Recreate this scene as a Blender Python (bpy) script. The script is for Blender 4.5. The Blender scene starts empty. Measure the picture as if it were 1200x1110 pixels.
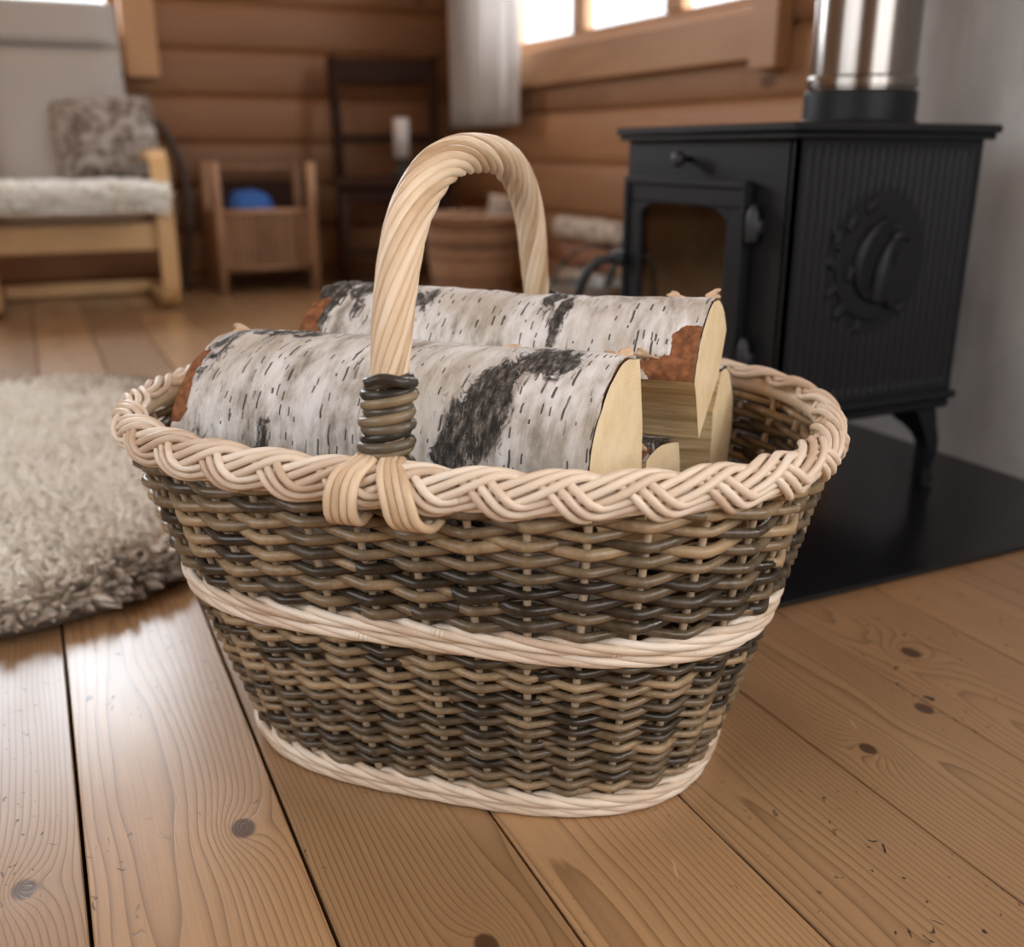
import bpy, math, random
import numpy as np
from mathutils import Vector, noise as mnoise

rnd = random.Random(7)
rng = np.random.default_rng(7)
R = math.radians
scene = bpy.context.scene
COL = scene.collection

# ------------------------------------------------------------------ camera, world, daylight, exposure
cam_d = bpy.data.cameras.new('camera')
cam = bpy.data.objects.new('camera', cam_d)
COL.objects.link(cam)
cam.location = (0, 0, 0.6)
cam.rotation_euler = (R(90 - 18.1), 0, R(-25.4))
cam_d.sensor_width = 36.0
cam_d.lens = 36.0 * 1160 / 1200
cam_d.clip_start = 0.02
cam_d.dof.use_dof = True
cam_d.dof.focus_distance = 0.86
cam_d.dof.aperture_fstop = 3.3
scene.camera = cam

scene.view_settings.view_transform = 'Standard'
scene.view_settings.look = 'None'
scene.view_settings.gamma = 1.0
scene.view_settings.use_curve_mapping = False
scene.view_settings.exposure = 0.0

world = bpy.data.worlds.new('sky')
scene.world = world
world.use_nodes = True
world.node_tree.nodes['Background'].inputs['Color'].default_value = (0.86, 0.93, 1.0, 1)
world.node_tree.nodes['Background'].inputs['Strength'].default_value = 2.6

WX, WY = 2.0, 4.85            # window wall and back wall
LX, FY = -1.7, -1.35          # walls out of view
HC = 2.45                     # ceiling height


def daylight(name, loc, aim, sx, sy, power, color=(0.93, 0.96, 1.0)):
    d = bpy.data.lights.new(name, 'AREA')
    d.shape = 'RECTANGLE'
    d.size, d.size_y = sx, sy
    d.energy = power
    d.color = color
    o = bpy.data.objects.new(name, d)
    COL.objects.link(o)
    o.location = loc
    o.rotation_euler = Vector(aim).to_track_quat('-Z', 'Y').to_euler()
    return o


# daylight entering through the four windows of the room
daylight('daylight_window_right', (WX + .16, 3.41, 1.56), (-1, 0, 0), 1.8, 1.15, 46)
daylight('daylight_window_back', (-.25, WY + .16, 1.72), (0, -1, 0), 1.4, 1.3, 60, (0.86, 0.93, 1.0))
daylight('daylight_window_front', (.9, FY - .05, 1.5), (0, 1, 0), 1.7, 1.5, 17, (1.0, 0.95, 0.88))
daylight('daylight_window_near', (WX + .16, -.78, 1.55), (-1, 0, .0), .8, 1.05, 52, (1.0, 0.97, 0.92))
daylight('daylight_window_left', (LX - .05, .6, 1.55), (1, 0, 0), 2.0, 1.4, 13, (1.0, 0.96, 0.9))

# ------------------------------------------------------------------ helpers


class MB:
    """collects geometry for one mesh"""

    def __init__(self):
        self.v, self.f, self.n = [], [], 0

    def add(self, verts, faces):
        verts = np.asarray(verts, float)
        self.v.append(verts)
        self.f.extend([tuple(i + self.n for i in f) for f in faces])
        self.n += len(verts)
        return self

    def box(self, x0, x1, y0, y1, z0, z1, bev=0.0):
        if bev <= 0:
            v = [(x, y, z) for z in (z0, z1) for y in (y0, y1) for x in (x0, x1)]
            return self.add(v, [(0, 2, 3, 1), (4, 5, 7, 6), (0, 1, 5, 4), (2, 6, 7, 3), (0, 4, 6, 2), (1, 3, 7, 5)])
        b = bev
        V, F, idx = [], [], {}
        for sx in (0, 1):
            for sy in (0, 1):
                for sz in (0, 1):
                    cx, cy, cz = (x0, x1)[sx], (y0, y1)[sy], (z0, z1)[sz]
                    dx, dy, dz = (b, -b)[sx], (b, -b)[sy], (b, -b)[sz]
                    for k, p in enumerate(((cx, cy + dy, cz + dz), (cx + dx, cy, cz + dz), (cx + dx, cy + dy, cz))):
                        idx[(sx, sy, sz, k)] = len(V)
                        V.append(p)
        g = lambda *a: idx[a]
        for s in (0, 1):
            q = [g(s, 0, 0, 0), g(s, 1, 0, 0), g(s, 1, 1, 0), g(s, 0, 1, 0)]
            F.append(q[::-1] if s == 0 else q)
            q = [g(0, s, 0, 1), g(0, s, 1, 1), g(1, s, 1, 1), g(1, s, 0, 1)]
            F.append(q[::-1] if s == 0 else q)
            q = [g(0, 0, s, 2), g(1, 0, s, 2), g(1, 1, s, 2), g(0, 1, s, 2)]
            F.append(q[::-1] if s == 0 else q)
        for a in (0, 1):
            for c in (0, 1):
                F.append([g(0, a, c, 1), g(1, a, c, 1), g(1, a, c, 2), g(0, a, c, 2)])
                F.append([g(a, 0, c, 0), g(a, 1, c, 0), g(a, 1, c, 2), g(a, 0, c, 2)])
                F.append([g(a, c, 0, 0), g(a, c, 1, 0), g(a, c, 1, 1), g(a, c, 0, 1)])
                for e in (0, 1):
                    F.append([g(a, c, e, 0), g(a, c, e, 1), g(a, c, e, 2)])
        # consistent winding from the centre
        V = np.array(V)
        mid = V.mean(0)
        G = []
        for f in F:
            p = V[list(f)]
            nn = np.cross(p[1] - p[0], p[2] - p[0])
            G.append(tuple(f) if nn @ (p.mean(0) - mid) > 0 else tuple(f)[::-1])
        return self.add(V, G)

    def tube(self, P, r, sides=6, closed=False, ref=(0, 0, 1), flat=1.0, caps=True, phase=0.0):
        v, f = tube(P, r, sides, closed, ref, flat, caps, phase)
        return self.add(v, f)

    def lathe(self, prof, n=24, center=(0, 0, 0)):
        """prof: list of (radius, z)"""
        prof = np.array(prof, float)
        a = np.linspace(0, 2 * np.pi, n, endpoint=False)
        v = np.stack([np.outer(prof[:, 0], np.cos(a)), np.outer(prof[:, 0], np.sin(a)),
                      np.repeat(prof[:, 1][:, None], n, 1)], 2).reshape(-1, 3) + np.array(center)
        f = []
        for i in range(len(prof) - 1):
            for j in range(n):
                k = (j + 1) % n
                f.append((i * n + j, i * n + k, (i + 1) * n + k, (i + 1) * n + j))
        if prof[0, 0] > 1e-6:
            f.append(tuple(range(n))[::-1])
        if prof[-1, 0] > 1e-6:
            f.append(tuple((len(prof) - 1) * n + j for j in range(n)))
        return self.add(v, f)

    def grid(self, P, closed_u=False, closed_v=False):
        """P: (nu, nv, 3)"""
        nu, nv = P.shape[:2]
        f = []
        for i in range(nu if closed_u else nu - 1):
            for j in range(nv if closed_v else nv - 1):
                a, b = (i + 1) % nu, (j + 1) % nv
                f.append((i * nv + j, a * nv + j, a * nv + b, i * nv + b))
        return self.add(P.reshape(-1, 3), f)

    def verts(self):
        return np.concatenate(self.v) if self.v else np.zeros((0, 3))

    def mesh(self, name, off=(0, 0, 0), smooth=True):
        me = bpy.data.meshes.new(name)
        me.from_pydata((self.verts() - np.array(off)).tolist(), [], self.f)
        me.validate()
        me.polygons.foreach_set('use_smooth', [smooth] * len(me.polygons))
        me.update()
        return me


def tube(P, r, sides=6, closed=False, ref=(0, 0, 1), flat=1.0, caps=True, phase=0.0):
    P = np.asarray(P, float)
    n = len(P)
    r = np.broadcast_to(np.asarray(r, float), (n,))
    if closed:
        T = np.roll(P, -1, 0) - np.roll(P, 1, 0)
    else:
        T = np.gradient(P, axis=0)
    T /= np.linalg.norm(T, axis=1)[:, None] + 1e-12
    ref = np.broadcast_to(np.asarray(ref, float), (n, 3))
    A = np.cross(ref, T)
    A /= np.linalg.norm(A, axis=1)[:, None] + 1e-12
    B = np.cross(T, A)
    a = np.linspace(0, 2 * np.pi, sides, endpoint=False) + phase
    V = P[:, None] + r[:, None, None] * (A[:, None] * np.cos(a)[None, :, None] + B[:, None] * np.sin(a)[None, :, None] * flat)
    F = []
    for i in range(n if closed else n - 1):
        k = (i + 1) % n
        for j in range(sides):
            q = (j + 1) % sides
            F.append((i * sides + j, i * sides + q, k * sides + q, k * sides + j))
    if caps and not closed:
        F.append(tuple(range(sides))[::-1])
        F.append(tuple((n - 1) * sides + j for j in range(sides)))
    return V.reshape(-1, 3), F


def spline(pts, n):
    """Catmull-Rom through points, n samples, near uniform in arc length"""
    p = np.array(pts, float)
    q = np.vstack([2 * p[0] - p[1], p, 2 * p[-1] - p[-2]])
    out = []
    for i in range(1, len(q) - 2):
        t = np.linspace(0, 1, 24, endpoint=False)[:, None]
        a, b, c, d = q[i - 1], q[i], q[i + 1], q[i + 2]
        out.append(.5 * ((2 * b) + (-a + c) * t + (2 * a - 5 * b + 4 * c - d) * t ** 2 + (-a + 3 * b - 3 * c + d) * t ** 3))
    out.append(p[-1:])
    c = np.vstack(out)
    s = np.concatenate([[0], np.cumsum(np.linalg.norm(np.diff(c, axis=0), axis=1))])
    x = np.linspace(0, s[-1], n)
    return np.stack([np.interp(x, s, c[:, k]) for k in range(c.shape[1])], 1)


def wpos(o):
    p = np.zeros(3)
    while o is not None:
        p += np.array(o.location)
        o = o.parent
    return p


def obj(name, mb, mat, parent=None, smooth=True, local=False, mods=None):
    """one mesh object; world coordinates unless local"""
    off = (0, 0, 0)
    if parent is not None and not local:
        off = wpos(parent)
    me = mb.mesh(name, off, smooth)
    if mat:
        me.materials.append(mat)
    o = bpy.data.objects.new(name, me)
    COL.objects.link(o)
    if parent is not None:
        o.parent = parent
    return o


def thing(name, label, cat, loc=(0, 0, 0), rz=0, group=None):
    o = bpy.data.objects.new(name, None)
    o.empty_display_size = .05
    COL.objects.link(o)
    o.location = loc
    o.rotation_euler = (0, 0, rz)
    tag(o, label, cat, group)
    return o


def tag(o, label, cat, group=None):
    o['label'] = label
    o['category'] = cat
    if group:
        o['group'] = group
    return o


def structure(name, loc=(0, 0, 0), label=None):
    o = bpy.data.objects.new(name, None)
    o.empty_display_size = .05
    COL.objects.link(o)
    o.location = loc
    o['kind'] = 'structure'
    if label:
        o['label'] = label
    return o


def attr(o, name, vals):
    a = o.data.attributes.new(name, 'FLOAT', 'POINT')
    a.data.foreach_set('value', np.asarray(vals, np.float32))


def set_sharp(o, deg=35):
    me = o.data
    me.polygons.foreach_set('use_smooth', [True] * len(me.polygons))
    me.set_sharp_from_angle(angle=R(deg))


# ------------------------------------------------------------------ materials


class G:
    def __init__(self, name):
        self.m = bpy.data.materials.new(name)
        self.m.use_nodes = True
        self.t = self.m.node_tree
        self.t.nodes.clear()

    def __call__(self, typ, ins=None, **props):
        n = self.t.nodes.new('ShaderNode' + typ)
        for k, v in props.items():
            setattr(n, k, v)
        for k, v in (ins or {}).items():
            self.put(n.inputs[k], v)
        return n

    def put(self, sock, v):
        if isinstance(v, bpy.types.NodeSocket):
            self.t.links.new(v, sock)
        elif isinstance(v, bpy.types.Node):
            self.t.links.new(next(s for s in v.outputs if s.enabled), sock)
        elif sock.type == 'RGBA' and len(v) == 3:
            sock.default_value = (*v, 1)
        else:
            sock.default_value = v

    def math(self, op, a, b=0.0, c=0.0, clamp=False):
        n = self('Math', operation=op, use_clamp=clamp)
        for i, x in enumerate((a, b, c)):
            self.put(n.inputs[i], x)
        return n.outputs[0]

    def mix(self, fac, a, b, mode='MIX'):
        n = self('Mix', data_type='RGBA', blend_type=mode)
        self.put(n.inputs[0], fac)
        self.put(n.inputs[6], a)
        self.put(n.inputs[7], b)
        return n.outputs[2]

    def ramp(self, fac, stops, interp='LINEAR'):
        n = self('ValToRGB')
        cr = n.color_ramp
        cr.interpolation = interp
        while len(cr.elements) < len(stops):
            cr.elements.new(.5)
        for e, (p, c) in zip(cr.elements, stops):
            e.position = p
            e.color = (*c, 1) if not isinstance(c, (int, float)) else (c, c, c, 1)
        self.put(n.inputs[0], fac)
        return n.outputs[0]

    def remap(self, v, a, b, c=0.0, d=1.0, smooth=False):
        n = self('MapRange', {'Value': v, 'From Min': a, 'From Max': b, 'To Min': c, 'To Max': d},
                 interpolation_type='SMOOTHSTEP' if smooth else 'LINEAR')
        return n.outputs[0]

    def coord(self, which='Object', scale=(1, 1, 1), loc=(0, 0, 0), rot=(0, 0, 0)):
        tc = self('TexCoord').outputs[which]
        return self.mapping(tc, scale, loc, rot)

    def mapping(self, v, scale=(1, 1, 1), loc=(0, 0, 0), rot=(0, 0, 0)):
        return self('Mapping', {'Vector': v, 'Scale': scale, 'Location': loc, 'Rotation': rot}).outputs[0]

    def noise(self, v, scale=5, detail=3, rough=.5, dist=0.0, out='Fac'):
        return self('TexNoise', {'Vector': v, 'Scale': scale, 'Detail': detail, 'Roughness': rough, 'Distortion': dist}).outputs[out]

    def rand(self):
        return self('ObjectInfo').outputs['Random']

    def bump(self, h, strength=.3, dist=.002):
        return self('Bump', {'Height': h, 'Strength': strength, 'Distance': dist}).outputs[0]

    def bsdf(self, color, rough=.5, normal=None, metallic=0.0, spec=.5, **extra):
        b = self('BsdfPrincipled', {'Base Color': color, 'Roughness': rough, 'Metallic': metallic, 'Specular IOR Level': spec})
        if normal is not None:
            self.put(b.inputs['Normal'], normal)
        for k, v in extra.items():
            self.put(b.inputs[k.replace('_', ' ')], v)
        return b

    def end(self, shader):
        o = self('OutputMaterial')
        self.put(o.inputs['Surface'], shader)
        return self.m


def m_plain(name, color, rough=.5, metallic=0.0, nscale=30, amt=.12, bump=.1, spec=.5):
    g = G(name)
    v = g.coord('Object')
    n = g.noise(v, nscale, 4)
    c = g.mix(g.remap(n, .3, .7), [x * (1 - amt) for x in color], [min(1, x * (1 + amt)) for x in color])
    return g.end(g.bsdf(c, rough, g.bump(n, bump, .002), metallic, spec))


def m_rod(name, stops, rough=.45, streak=.25, spec=.5, bump=.35):
    """willow rods: every rod its own tint, with fine streaks and patches"""
    g = G(name)
    v = g.coord('Object')
    r = g.rand()
    off = g('CombineXYZ', {0: g.math('MULTIPLY', r, 37.0), 1: g.math('MULTIPLY', r, 11.0)}).outputs[0]
    vv = g('VectorMath', {0: v, 1: off}, operation='ADD').outputs[0]
    n1 = g.noise(vv, 14, 3, .6)
    n2 = g.noise(vv, 160, 3, .6)
    t = g.math('ADD', r, g.math('MULTIPLY', g.math('SUBTRACT', n1, .5), 1.1))
    t = g.math('ADD', t, g.math('MULTIPLY', g.math('SUBTRACT', n2, .5), streak), clamp=True)
    c = g.ramp(t, stops)
    return g.end(g.bsdf(c, g.remap(n1, .3, .7, rough - .08, rough + .12), g.bump(n2, bump, .0012), spec=spec))


def m_wood(name, light, dark, axis='Y', ring=55.0, rough=.45, knots=(), contrast=1.0, coat=0.0, auto_knot=0.0, tint=.25, wear=0.0, spec=.5, ringdist=.35):
    """softwood: growth rings cut lengthwise, bent round knots; every board its own cut"""
    g = G(name)
    pos = g('NewGeometry').outputs['Position']
    r = g.rand()
    r2 = g('TexWhiteNoise', {'W': r}, noise_dimensions='1D').outputs['Value']
    r3 = g('TexWhiteNoise', {'W': g.math('ADD', r, 3.7)}, noise_dimensions='1D').outputs['Value']
    if axis == 'X':
        pos0 = g('VectorRotate', {'Vector': pos, 'Angle': R(90)}, rotation_type='Z_AXIS').outputs[0]
    elif axis == 'Z':
        pos0 = g('VectorRotate', {'Vector': pos, 'Angle': R(90)}, rotation_type='X_AXIS').outputs[0]
    else:
        pos0 = pos
    off = g('CombineXYZ', {0: g.math('MULTIPLY', r2, 9.0), 1: g.math('MULTIPLY', r, 23.0), 2: g.math('MULTIPLY', r3, 5.0)}).outputs[0]
    p = g('VectorMath', {0: pos0, 1: off}, operation='ADD').outputs[0]
    stretched = g.mapping(p, (1, .16, 1))
    w1 = g.noise(stretched, 5.5, 3, .5, out='Color')
    wv = g('VectorMath', {0: w1, 1: (.5, .5, .5)}, operation='SUBTRACT').outputs[0]
    sx = g('SeparateXYZ', {0: p})
    sw = g('SeparateXYZ', {0: wv})
    # distance from the heart of the tree, wandering along the board
    obj_c = g('SeparateXYZ', {0: g.coord('Object')})
    ctr = g.math('MULTIPLY', g.math('SUBTRACT', r2, .5), .16)
    lx = obj_c.outputs[{'X': 2, 'Y': 0, 'Z': 0}[axis]]
    lx = g.math('ADD', lx, ctr)
    lx = g.math('ADD', lx, g.math('MULTIPLY', sw.outputs[0], .05))
    dz = g.math('ADD', g.math('MULTIPLY', sw.outputs[1], ringdist * .16), g.math('ADD', .03, g.math('MULTIPLY', r3, .04)))
    rad = g.math('SQRT', g.math('ADD', g.math('MULTIPLY', lx, lx), g.math('MULTIPLY', dz, dz)))
    kmask = None
    posx = g('SeparateXYZ', {0: pos})
    for (kx, ky, kr) in knots:
        dx = g.math('SUBTRACT', posx.outputs[0], kx)
        dy = g.math('MULTIPLY', g.math('SUBTRACT', posx.outputs[1], ky), .75)
        d2 = g.math('ADD', g.math('MULTIPLY', dx, dx), g.math('MULTIPLY', dy, dy))
        d = g.math('SQRT', d2)
        bend = g.math('MULTIPLY', g.math('EXPONENT', g.math('MULTIPLY', d, -1 / (kr * 2.2))), .035)
        rad = g.math('ADD', rad, bend)
        km = g.remap(d, kr * 1.15, kr * .75, 0, 1, True)
        kmask = km if kmask is None else g.math('MAXIMUM', kmask, km)
    if auto_knot > 0:
        kv = g('TexVoronoi', {'Vector': g.mapping(p, (1, .55, 1)), 'Scale': 2.4, 'Randomness': 1.0}, feature='F1', voronoi_dimensions='3D').outputs['Distance']
        bend = g.math('MULTIPLY', g.math('EXPONENT', g.math('MULTIPLY', kv, -14.0)), .05)
        rad = g.math('ADD', rad, bend)
        km = g.remap(kv, auto_knot * 1.2, auto_knot * .8, 0, 1, True)
        kmask = km if kmask is None else g.math('MAXIMUM', kmask, km)
    rad = g.math('ADD', rad, g.math('MULTIPLY', g.noise(g.mapping(p, (1, .08, 1)), 40, 2), .004))
    ph = g.math('MULTIPLY', rad, ring * 4)
    fr = g.math('FRACT', ph)
    late = g.math('POWER', fr, 4.5)                       # slow darkening, then a sharp late-wood line
    late = g.math('MULTIPLY', late, g.remap(fr, .93, 1.0, 1, 0))
    fibre = g.noise(g.mapping(p, (1, .02, 1)), 420, 2, .6)
    blotch = g.noise(g.mapping(p, (1, .35, 1)), 6, 4, .55)
    c = g.mix(g.math('MULTIPLY', late, .85 * contrast, clamp=True), light, dark)
    c = g.mix(g.math('MULTIPLY', g.remap(fibre, .35, .75), .35 * contrast), c, [x * .62 for x in light])
    c = g.mix(g.math('MULTIPLY', g.remap(blotch, .35, .7), .38), c, [light[0] * .62, light[1] * .55, light[2] * .5])
    tn = g.math('MULTIPLY_ADD', r3, tint * 2, 1 - tint)
    c = g('VectorMath', {0: c, 1: g('CombineXYZ', {0: tn, 1: tn, 2: tn}).outputs[0]}, operation='MULTIPLY').outputs[0]
    if kmask is not None:
        c = g.mix(g.math('MULTIPLY', kmask, .88), c, [dark[0] * .45, dark[1] * .38, dark[2] * .4])
    h = g.math('SUBTRACT', g.math('MULTIPLY', fibre, .4), g.math('MULTIPLY', late, .55))
    if wear > 0:
        # dents and dirt specks gathered in patches
        dn = g.noise(g('VectorRotate', {'Vector': g.mapping(p, (1, .6, 1)), 'Angle': R(17)}, rotation_type='Z_AXIS').outputs[0], 105, 2, .5, .8)
        pm = g.math('MULTIPLY', g.remap(dn, .675, .725, 0, 1), g.remap(g.noise(p, 3.4, 3), .40, .52))
        c = g.mix(g.math('MULTIPLY', pm, wear), c, (.03, .02, .014))
        scr = g('TexVoronoi', {'Vector': g.mapping(g('VectorRotate', {'Vector': p, 'Angle': R(24)}, rotation_type='Z_AXIS').outputs[0], (1, .12, 1)), 'Scale': 46.0}, feature='F1')
        sm = g.math('MULTIPLY', g.remap(scr.outputs['Distance'], .03, .09, 1, 0), g.math('GREATER_THAN', g('SeparateColor', {0: scr.outputs['Color']}).outputs[1], .86))
        c = g.mix(g.math('MULTIPLY', sm, .55), c, (.62, .45, .26))
        h = g.math('SUBTRACT', h, g.math('MULTIPLY', pm, 2.0))
        big = g.noise(p, 16, 3)
        h = g.math('ADD', h, g.math('MULTIPLY', big, .9))
        rough = g.remap(blotch, .3, .7, rough - .07, rough + .1)
    b = g.bsdf(c, rough, g.bump(h, .24, .0012), spec=spec)
    if coat:
        b.inputs['Coat Weight'].default_value = coat
        b.inputs['Coat Roughness'].default_value = .2
    return g.end(b)


def m_bark():
    g = G('birch_bark')
    uv = g('UVMap', uv_map='UVMap').outputs[0]          # x along the log, y around it, in metres
    r = g.rand()
    off = g('CombineXYZ', {0: g.math('MULTIPLY', r, 3.0), 1: g.math('MULTIPLY', r, 5.0)}).outputs[0]
    p = g('VectorMath', {0: uv, 1: off}, operation='ADD').outputs[0]
    dark = g('Attribute', attribute_name='dark').outputs['Fac']
    # paper: white with grey and buff clouds drawn out around the trunk
    n1 = g.noise(g.mapping(p, (1, .42, 1)), 28, 6, .66)
    n2 = g.noise(g.mapping(p, (1, .22, 1)), 95, 4, .65)
    n3 = g.noise(p, 9, 3, .5)
    c = g.ramp(g.math('ADD', g.math('MULTIPLY', n1, .65), g.math('MULTIPLY', n2, .35)),
               [(.34, (.20, .18, .155)), (.42, (.40, .365, .325)), (.49, (.62, .60, .575)), (.58, (.80, .80, .81))])
    c = g.mix(g.math('MULTIPLY', g.remap(n3, .47, .66), .55), c, (.42, .36, .28))
    # lenticels: dark dashes running around the trunk
    wob = g.noise(p, 60, 2, .5, out='Color')
    pw = g('VectorMath', {0: p, 1: g('VectorMath', {0: wob, 'Scale': .0035}, operation='SCALE').outputs[0]}, operation='ADD').outputs[0]
    masks = None
    for sc, st, th, w in ((75, .40, .62, .10), (130, .42, .66, .12)):
        vo = g('TexVoronoi', {'Vector': g.mapping(pw, (1, st, 1)), 'Scale': sc, 'Randomness': 1.0}, feature='F1', voronoi_dimensions='2D')
        loc = g('SeparateXYZ', {0: g('VectorMath', {0: g.mapping(pw, (sc, st * sc, 1)), 1: vo.outputs['Position']}, operation='SUBTRACT').outputs[0]})
        cc = g('SeparateColor', {0: vo.outputs['Color']})
        pos = vo.outputs['Position']
        dv = g('SeparateXYZ', {0: g('VectorMath', {0: g.mapping(pw, (1, st, 1)), 1: pos}, operation='SUBTRACT').outputs[0]})
        dx = g.math('MULTIPLY', g.math('ABSOLUTE', dv.outputs[0]), sc)
        dy = g.math('MULTIPLY', g.math('ABSOLUTE', dv.outputs[1]), sc)
        ln = g.math('MULTIPLY_ADD', cc.outputs[1], .30, .08)
        m = g.math('MULTIPLY', g.remap(dx, w * .45, w, 1, 0), g.remap(dy, g.math('MULTIPLY', ln, .8), ln, 1, 0))
        m = g.math('MULTIPLY', m, g.math('GREATER_THAN', cc.outputs[0], th))
        m = g.math('MULTIPLY', m, g.remap(g.noise(g.mapping(p, (1, .5, 1)), 13 + sc * .1, 2), .40, .50))
        masks = m if masks is None else g.math('MAXIMUM', masks, m)
    c = g.mix(g.math('MULTIPLY', masks, .9), c, (.035, .028, .022))
    # rough black bark
    f1 = g.noise(g.mapping(p, (1, .55, 1)), 70, 6, .72, 1.2)
    f2 = g.noise(g.mapping(p, (1, .4, 1)), 190, 4, .7)
    dm = g.math('ADD', dark, g.math('MULTIPLY', g.math('SUBTRACT', f1, .5), 1.5))
    dm = g.remap(dm, .42, .58, 0, 1, True)
    dc = g.ramp(f2, [(.34, (.014, .013, .012)), (.5, (.06, .055, .05)), (.6, (.17, .16, .145)), (.72, (.36, .34, .31))])
    c = g.mix(dm, c, dc)
    h = g.math('ADD', g.math('MULTIPLY', n2, .5), g.math('MULTIPLY', g.math('MULTIPLY', f2, dm), 2.2))
    h = g.math('SUBTRACT', h, g.math('MULTIPLY', masks, .7))
    return g.end(g.bsdf(c, .62, g.bump(h, .6, .003), spec=.35))


def m_splitwood(name='split_birch', lightc=(.80, .63, .38), darkc=(.52, .35, .17)):
    g = G(name)
    uv = g('UVMap', uv_map='UVMap').outputs[0]
    n = g.noise(g.mapping(uv, (.06, 1, 1)), 150, 4, .6)
    n2 = g.noise(g.mapping(uv, (.12, 1, 1)), 30, 3, .6)
    c = g.ramp(g.math('ADD', g.math('MULTIPLY', n, .5), g.math('MULTIPLY', n2, .5)),
               [(.38, [x * .8 for x in darkc]), (.45, darkc), (.52, [(a + b) / 2 for a, b in zip(lightc, darkc)]), (.60, lightc)])
    return g.end(g.bsdf(c, .7, g.bump(n, .7, .0025), spec=.25))


def m_endgrain():
    g = G('birch_end_grain')
    uv = g('UVMap', uv_map='UVMap').outputs[0]          # centred on the heart of the log
    s = g('SeparateXYZ', {0: uv})
    d = g.math('SQRT', g.math('ADD', g.math('MULTIPLY', s.outputs[0], s.outputs[0]), g.math('MULTIPLY', s.outputs[1], s.outputs[1])))
    w = g.noise(uv, 25, 3)
    rings = g.math('SINE', g.math('MULTIPLY', g.math('ADD', d, g.math('MULTIPLY', w, .012)), 1500.0))
    saw = g.noise(g.mapping(uv, (1, .15, 1), rot=(0, 0, .5)), 260, 3, .6)
    bl = g.noise(uv, 22, 4, .6)
    c = g.mix(g.remap(bl, .35, .7), (.93, .78, .53), (.80, .60, .34))
    c = g.mix(g.math('MULTIPLY', g.remap(rings, .2, 1.0), .12), c, (.62, .42, .22))
    c = g.mix(g.math('MULTIPLY', g.remap(saw, .5, .75), .22), c, (.98, .88, .68))
    return g.end(g.bsdf(c, .75, g.bump(saw, .35, .0015), spec=.2))


def m_fur(name, stops, rough=.85):
    g = G(name)
    t = g('Attribute', attribute_name='tone').outputs['Fac']
    c = g.ramp(t, stops)
    return g.end(g.bsdf(c, rough, spec=.2, Sheen_Weight=.3))


PALE = [(0, (.58, .44, .32)), (.35, (.74, .61, .48)), (.75, (.81, .70, .57)), (1, (.86, .77, .66))]
M = {}
M['weaver'] = m_rod('brown_willow', [(0, (.028, .021, .014)), (.25, (.072, .053, .033)), (.5, (.150, .108, .064)), (.75, (.225, .160, .092)), (1, (.38, .27, .155))], .32, .6)
M['pale'] = m_rod('peeled_willow', PALE, .42, .15, bump=.15)
M['stake'] = m_rod('stake_willow', [(0, (.40, .31, .21)), (1, (.62, .48, .34))], .5, .2)
M['handle'] = m_rod('handle_willow', [(0, (.50, .34, .20)), (.3, (.68, .51, .34)), (.75, (.78, .62, .44)), (1, (.84, .70, .53))], .4, .15, bump=.12)
M['binding'] = m_rod('dark_binding_willow', [(0, (.018, .016, .014)), (.45, (.06, .05, .038)), (.75, (.15, .12, .08)), (1, (.27, .2, .12))], .35, .3)
KNOTS = [(.1058, .8065, .0115), (-.0792, .8051, .0105), (.7263, .6543, .0085), (.842, .6867, .0095), (.2524, .5789, .010), (.93, .79, .011), (.86, 1.6, .012), (-.12, 3.1, .013)]
M['floor'] = m_wood('pine_floor', (.42, .255, .128), (.125, .064, .028), 'Y', 46, .35, KNOTS, 1.2, .45, wear=1.0, tint=.14, ringdist=.42)
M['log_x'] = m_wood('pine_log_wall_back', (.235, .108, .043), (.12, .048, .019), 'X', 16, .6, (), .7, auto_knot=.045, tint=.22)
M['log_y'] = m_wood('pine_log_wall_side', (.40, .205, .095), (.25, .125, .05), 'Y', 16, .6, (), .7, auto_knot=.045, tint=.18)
M['casing'] = m_wood('pine_casing', (.46, .25, .115), (.30, .14, .06), 'Y', 18, .55, (), .7, tint=.1)
M['birchply'] = m_wood('bent_birch', (.62, .40, .19), (.50, .29, .12), 'Z', 14, .4, (), .4, tint=.08)
M['darkwood'] = m_wood('dark_stained_wood', (.034, .013, .007), (.018, .007, .004), 'Z', 18, .6, (), .6, tint=.1, spec=.15)
M['bark'] = m_bark()
M['split'] = m_splitwood()
M['end'] = m_endgrain()
M['innerbark'] = m_plain('rust_inner_bark', (.25, .105, .048), .8, nscale=120, amt=.45, bump=.6, spec=.2)
M['curl'] = m_plain('buff_bark_curl', (.66, .48, .33), .7, nscale=60, amt=.25, bump=.3, spec=.2)
M['iron'] = m_plain('black_cast_iron', (.0072, .0085, .0118), .46, nscale=240, amt=.25, bump=.2, spec=.32)
M['ironmatt'] = m_plain('black_iron_hinge', (.016, .017, .020), .5, nscale=200, amt=.25, bump=.2)
M['plate'] = m_plain('black_hearth_plate', (.0075, .008, .010), .22, nscale=30, amt=.2, bump=.015, spec=.5)
M['brick'] = m_plain('firebox_lining', (.52, .45, .37), .85, nscale=18, amt=.3, bump=.4)
M['blackgap'] = m_plain('dark_subfloor', (.010, .007, .005), .9)
M['chinking'] = m_plain('dark_log_joint', (.09, .04, .018), .9)
M['curtain'] = None
M['zinc'] = m_plain('zinc', (.36, .35, .33), .38, .8, nscale=40, amt=.2)
M['cane'] = m_rod('rattan_cane', [(0, (.20, .105, .055)), (.5, (.34, .185, .10)), (1, (.44, .26, .145))], .5, .3)
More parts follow.
